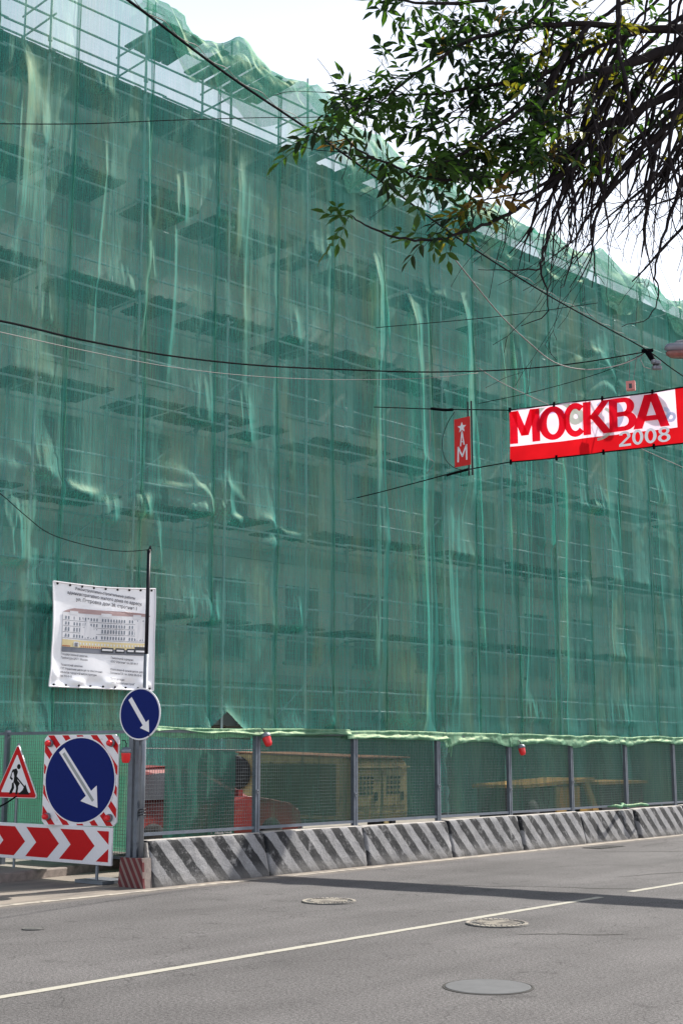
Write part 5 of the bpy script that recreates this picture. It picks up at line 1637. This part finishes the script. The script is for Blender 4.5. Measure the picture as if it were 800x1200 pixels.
limbs = [
    [(1260, -110, 8.8, .10), (1000, -70, 8.0, .075), (880, 10, 7.6, .055), (800, 52, 7.2, .042), (745, 70, 7.0, .035), (700, 86, 6.8, .028), (640, 112, 6.6, .020), (590, 145, 6.4, .013), (545, 178, 6.3, .008), (520, 190, 6.2, .004)],
    [(880, 10, 7.6, .05), (820, 30, 7.2, .036), (760, 34, 7.0, .028), (690, 28, 6.8, .022), (610, 32, 6.6, .016), (545, 50, 6.4, .011), (490, 85, 6.2, .007), (445, 118, 6.1, .004), (415, 140, 6.0, .003)],
    [(1000, -70, 8.0, .07), (900, 40, 7.8, .05), (800, 102, 7.5, .038), (745, 130, 7.2, .03), (700, 150, 7.0, .024), (655, 182, 6.8, .016), (600, 201, 6.6, .011), (555, 209, 6.4, .009), (517, 212, 6.3, .008), (491, 207, 6.2, .007), (456, 192, 6.1, .006), (427, 181, 6.0, .005), (396, 155, 5.9, .003)],
    [(745, 130, 7.2, .028), (700, 175, 7.0, .018), (650, 212, 6.8, .013), (625, 232, 6.7, .011), (600, 248, 6.6, .010), (570, 263, 6.5, .009), (542, 273, 6.4, .008), (514, 280, 6.3, .007), (476, 280, 6.2, .006), (436, 268, 6.1, .005), (414, 254, 6.0, .003)],
    [(760, 34, 7.0, .02), (700, 55, 6.9, .016), (640, 85, 6.8, .013), (575, 100, 6.6, .010), (520, 108, 6.4, .008), (470, 112, 6.3, .005), (430, 126, 6.2, .003)],
    [(820, 30, 7.2, .03), (790, -20, 7.0, .02), (700, -20, 6.8, .016), (600, -5, 6.6, .013), (520, 5, 6.4, .009), (460, 0, 6.3, .005), (440, 5, 6.3, .003)],
    [(900, 40, 7.8, .05), (850, 130, 7.8, .034), (800, 140, 7.5, .028), (760, 165, 7.3, .02), (725, 205, 7.2, .014), (700, 245, 7.1, .009), (690, 285, 7.0, .005), (672, 310, 7.0, .003)],
    [(745, 70, 7.0, .02), (715, 110, 7.0, .016), (690, 150, 6.9, .012), (665, 205, 6.8, .010), (648, 250, 6.7, .009), (638, 290, 6.7, .007), (634, 314, 6.6, .006), (641, 345, 6.6, .004), (638, 368, 6.6, .003), (610, 382, 6.6, .0018)],
    [(636, 314, 6.6, .005), (610, 317, 6.5, .0035), (560, 316, 6.4, .0015)],
    [(690, 28, 6.8, .014), (660, 70, 6.7, .011), (625, 140, 6.6, .008), (590, 175, 6.5, .005), (565, 195, 6.4, .003)],
    [(850, 130, 7.8, .03), (810, 190, 7.6, .018), (790, 235, 7.5, .012), (776, 280, 7.4, .008), (766, 320, 7.3, .006), (771, 345, 7.3, .004), (760, 372, 7.3, .003), (728, 383, 7.2, .0018)],
]
for (x0, y0, d0, r0), (x1, y1, d1, r1), (x2, y2, d2, r2) in (
        ((960, -60, 8.2, .05), (800, 20, 7.6, .03), (660, 130, 7.2, .006)), ((980, 30, 8.4, .05), (820, 80, 7.8, .032), (650, 195, 7.3, .006)),
        ((960, 80, 8.2, .045), (830, 150, 7.9, .026), (700, 265, 7.6, .004)), ((900, -60, 7.9, .04), (760, -10, 7.4, .024), (600, 80, 7.0, .005)),
        ((980, 100, 8.4, .05), (860, 180, 8.0, .028), (740, 330, 7.7, .004)), ((880, -40, 7.6, .04), (770, 70, 7.2, .022), (670, 220, 6.9, .004)),
        ((990, 60, 8.2, .05), (850, 90, 7.6, .034), (720, 180, 7.2, .008)), ((900, 0, 7.4, .035), (800, 120, 7.1, .02), (730, 260, 6.9, .004)),
        ((1000, 120, 8.6, .05), (900, 180, 8.2, .03), (800, 300, 7.9, .005))):
    mx_, my_, md_ = (x1 + x2) / 2 + 14, (y1 + y2) / 2 - 10, (d1 + d2) / 2
    r0 *= .7; r1 *= .7
    limbs.append([(x0, y0, d0, r0), (x1, y1, d1, r1), (mx_, my_, md_, (r1 + r2) / 2), (x2, y2, d2, r2)])
limb_pts = []
for L_ in limbs:
    P = [D(x, y, d) for x, y, d, r in L_]; rad = [r * (.78 if .014 < r < .08 else 1) for *_, r in L_]
    # resample with small kinks
    out = []; ro = []
    for i in range(len(P) - 1):
        p0 = P[max(0, i - 1)]; p1 = P[i]; p2 = P[i + 1]; p3 = P[min(len(P) - 1, i + 2)]
        for k in range(4):
            t_ = k / 4
            q = .5 * ((2 * p1) + (p2 - p0) * t_ + (2 * p0 - 5 * p1 + 4 * p2 - p3) * t_ * t_ + (3 * p1 - p0 - 3 * p2 + p3) * t_ ** 3)
            out.append(q + Vector((rt.uniform(-1, 1), rt.uniform(-1, 1), rt.uniform(-1, 1))) * .008); ro.append(rad[i] + (rad[i + 1] - rad[i]) * t_)
    out.append(P[-1]); ro.append(rad[-1])
    b = MB(); b.tube(out, ro, 7); b.build('branch', bark, tree, True)
    limb_pts += [(p, r) for p, r in zip(out, ro)]


def to_px(p):
    d = Vector(p) - Vector((0, 0, CAM_H)); z = d.dot(_F)
    return 400 + FPX * d.dot(_R) / z, 600 - FPX * d.dot(_U) / z
tw = MB(); twig_tips = []
def twig(p, d, length, r, droop, depth=0):
    n = max(4, int(length / .085)); pts = [p.copy()]; rad = [r]
    d = d.normalized(); kids = []
    for i in range(n):
        f = i / n
        d = (d + Vector((rt.gauss(0, .15), rt.gauss(0, .15), rt.gauss(0, .11))) + Vector((0, 0, -droop * (.35 if f < .75 else -.6)))).normalized()
        p = p + d * (length / n); pts.append(p.copy()); rad.append(max(.0016, r * (1 - .8 * (i + 1) / n)))
        if depth < 2 and i > 1 and rt.random() < (.30 if depth == 0 else .2): kids.append((p.copy(), d.copy(), rad[-1], f))
    tw.tube(pts, rad, 4 if depth else 5, False)
    twig_tips.append((pts[-1], d.copy()))
    twig_tips.append((pts[len(pts) // 2], d.copy()))
    for (q, dd, rr, f) in kids:
        side = Vector((rt.gauss(0, 1), rt.gauss(0, 1), rt.gauss(0, .6)))
        nd = dd + side.normalized() * .75
        twig(q, nd, length * rt.uniform(.12, .42), rr * .7, droop * rt.uniform(.3, 1.2), depth + 1)
# bare drooping twigs under the right half of the crown
cands = [(p, r) for p, r in limb_pts if r > .006 and 640 < to_px(p)[0] < 900 and -60 < to_px(p)[1] < 200]
for i in range(125):
    p, r = rt.choice(cands); x, y = to_px(p)
    l = rt.uniform(.7, 2.2)
    lim = rt.uniform(250, 390) if x > 690 else 290 + (x - 640)
    l = min(l, max(.3, (lim - y) / 215.0))
    d = _R * rt.uniform(-.8, -.1) + Vector((0, 0, -rt.uniform(.6, 1.2))) + _F * rt.uniform(-.25, .25)
    twig(p, d, l, rt.uniform(.007, .015), rt.uniform(.05, .3))
# twigs in the leafy part spread sideways
cands2 = [(p, r) for p, r in limb_pts if r > .003 and to_px(p)[0] < 760 and to_px(p)[1] < 235]
for i in range(80):
    p, r = rt.choice(cands2); x, y = to_px(p)
    if x < 560 and y > 190: continue
    d = _R * rt.uniform(-1.0, .3) + Vector((0, 0, rt.uniform(-.5, .5))) + _F * rt.uniform(-.6, .6)
    twig(p, d, rt.uniform(.15, .5), .0045, .12, 1)
tw.build('twigs', bark, tree)['kind'] = 'stuff'

# compound leaves: a midrib with paired lance-shaped leaflets
def leaf_mesh(seed, mi):
    rr = random.Random(seed); b = MB()
    n = rr.choice((5, 7, 7)); L_ = rr.uniform(.14, .20)
    b.tube([(0, 0, 0), (0, L_ * .5, -.01), (0, L_, -.035)], .0013, 3, False)
    for k in range(n):
        if k == n - 1: base = Vector((0, L_, -.035)); ang = rr.uniform(-.2, .2)
        else:
            f = (k // 2 + 1) / (n // 2 + .6); base = Vector((0, L_ * f, -.035 * f * f)); ang = (1 if k % 2 else -1) * rr.uniform(.65, 1.05)
        ll = rr.uniform(.055, .090); w = ll * rr.uniform(.16, .23)
        d = Vector((math.sin(ang), math.cos(ang), rr.uniform(-.6, -.05))).normalized(); s = d.cross(Vector((0, 0, 1))).normalized(); up = s.cross(d)
        fold = .35
        P = [base, base + d * ll * .3 + s * w * .85 + up * w * fold, base + d * ll * .62 + s * w * .8 + up * w * fold - Vector((0, 0, ll * .03)), base + d * ll - Vector((0, 0, ll * .12)),
             base + d * ll * .62 - s * w * .8 + up * w * fold - Vector((0, 0, ll * .03)), base + d * ll * .3 - s * w * .85 + up * w * fold,
             base + d * ll * .3, base + d * ll * .62 - Vector((0, 0, ll * .03))]
        b.poly(P, [(0, 1, 6), (1, 2, 7, 6), (2, 3, 7), (0, 6, 5), (6, 7, 4, 5), (7, 3, 4)])
    return b, mi
leafs = []
for s in range(14):
    b, mi = leaf_mesh(s, 0); leafs.append(b)
leaf_me = {}
def leaf_matrix(p, d):
    """local +Y along d, with random roll"""
    d = d.normalized(); x = d.cross(Vector((rt.gauss(0, .4), rt.gauss(0, .4), 1))).normalized(); z = x.cross(d)
    s = rt.uniform(.8, 1.2)
    Mx = Matrix(((x.x, d.x, z.x, p.x), (x.y, d.y, z.y, p.y), (x.z, d.z, z.z, p.z), (0, 0, 0, 1)))
    return Mx @ Matrix.Scale(s, 4)
def leafiness(x, y):
    """how leafy the crown is at a photo position (0..1)"""
    if x < 372: return 0
    if x < 640:
        top = -20
        low = 150 + (x - 380) * .35 if x < 560 else 215 - (x - 560) * .4
        lead = 0 if x > 520 else (520 - x) * .55
        if y < lead * 1.0 - 25 and x < 470: return 0.05 if y > 60 else 0
        return 1.0 if y < low else 0
    if x < 730: return .5 if y < 110 - (x - 640) * .1 else (.16 if y < 185 else 0)
    return .25 if y < 100 else (.08 if y < 190 else 0)
places = []
pool = [(p, d) for p, d in twig_tips] + [(p, Vector((rt.gauss(0, 1), rt.gauss(0, 1), rt.gauss(0, .5)))) for p, r in limb_pts if r < .02]
for p, d in pool:
    x, y = to_px(p)
    if rt.random() < leafiness(x, y):
        for k in range(rt.choice((0, 1, 1, 2))):
            dd = d.normalized() * .5 + Vector((rt.gauss(0, .8), rt.gauss(0, .8), rt.gauss(-.15, .55)))
            places.append((p + Vector((rt.gauss(0, .03), rt.gauss(0, .03), rt.gauss(0, .02))), dd, x, y))
# filled clumps
clumps = [(387, 150, 5.9, 9, 22), (400, 112, 6.0, 5, 12), (406, 258, 6.0, 6, 9), (500, 276, 6.3, 4, 9), (520, 266, 6.35, 4, 10), (545, 252, 6.4, 4, 10), (488, 203, 6.2, 9, 18), (455, 188, 6.1, 5, 12), (505, 195, 6.2, 9, 20),
          (560, 240, 6.45, 4, 10), (530, 170, 6.3, 10, 22), (540, 130, 6.4, 10, 24), (500, 140, 6.3, 8, 20), (560, 90, 6.5, 12, 26), (600, 60, 6.6, 12, 28), (520, 60, 6.4, 10, 24), (480, 100, 6.3, 8, 20), (450, 115, 6.2, 8, 20),
          (640, 30, 6.7, 12, 30), (580, 20, 6.6, 12, 28), (530, 15, 6.5, 10, 24), (470, 8, 6.3, 7, 16), (600, 110, 6.6, 11, 26), (570, 150, 6.4, 9, 22), (640, 90, 6.8, 10, 26), (690, 40, 6.9, 11, 30), (440, 8, 6.3, 3, 10),
          (560, 185, 6.4, 8, 18), (600, 165, 6.6, 6, 20), (740, 30, 7.1, 9, 30), (780, 70, 7.4, 8, 26), (720, 90, 7.1, 7, 26), (430, 122, 6.1, 5, 12), (415, 138, 6.0, 4, 9), (760, 120, 7.4, 5, 24), (690, 130, 7.0, 6, 24)]
hang = MB()
for (x, y, d_, n, sp) in clumps:
    c = D(x, y, d_)
    near = min(limb_pts, key=lambda q: (q[0] - c).length)[0]
    hang.tube([near, (near + c) / 2 + Vector((0, 0, .02)), c], [.003, .0025, .002], 4, False)
    for k in range(int(n * .78 + .5)):
        p = c + (_R * rt.gauss(0, .4) * sp + Vector((0, 0, 1)) * rt.gauss(0, .4) * sp + _F * rt.gauss(0, .8) * sp) * (d_ / FPX)
        dd = Vector((rt.gauss(0, 1), rt.gauss(0, 1), rt.gauss(-.2, .6)))
        places.append((p, dd, x, y))
        if (p - c).length > .05: hang.tube([c, p], .0015, 3, False)
hang.build('leaf_stalks', bark, tree)['kind'] = 'stuff'
# hanging ochre leaf spray over the facade
for k in range(9):
    f = k / 9; p = D(548 + 36 * f, 250 - 28 * f, 6.45)
    places.append((p, Vector((rt.gauss(0, .6), rt.gauss(0, .6), rt.uniform(-.4, .5))), 900 if f > .4 else 500, -1))
def pick_mat(x, y):
    q = rt.random()
    if y == -1: return 3 if (x == 900 and q < .6) else 2
    if x > 640: return 2 if q < .34 else (3 if q < .36 else (0 if q < .75 else 1))
    if x > 560: return 2 if q < .10 else (3 if q < .12 else (0 if q < .6 else 1))
    return 3 if q < .015 else (0 if q < .6 else 1)
places.sort(key=lambda q: (q[0] - Vector((0, 0, CAM_H))).length)
rest = MB()
for i, (p, d, x, y) in enumerate(places):
    mi = pick_mat(x, y); s = rt.randrange(14); Mx = leaf_matrix(p, d)
    if i < 290:
        if (s, mi) not in leaf_me: leaf_me[(s, mi)] = leafs[s].mesh('leaf', LM[mi])
        o = obj('leaf', leaf_me[(s, mi)], tree); o.matrix_local = Mx
    else:
        rest.m = mi; b0 = len(rest.v)
        rest.v += [tuple(Mx @ Vector(v)) for v in leafs[s].v]
        for f in leafs[s].f: rest.f.append(tuple(b0 + k for k in f)); rest.mi.append(mi)
rest.build('foliage', LM, tree)['kind'] = 'stuff'
print('leaves', len(places), 'boards', len(boards))
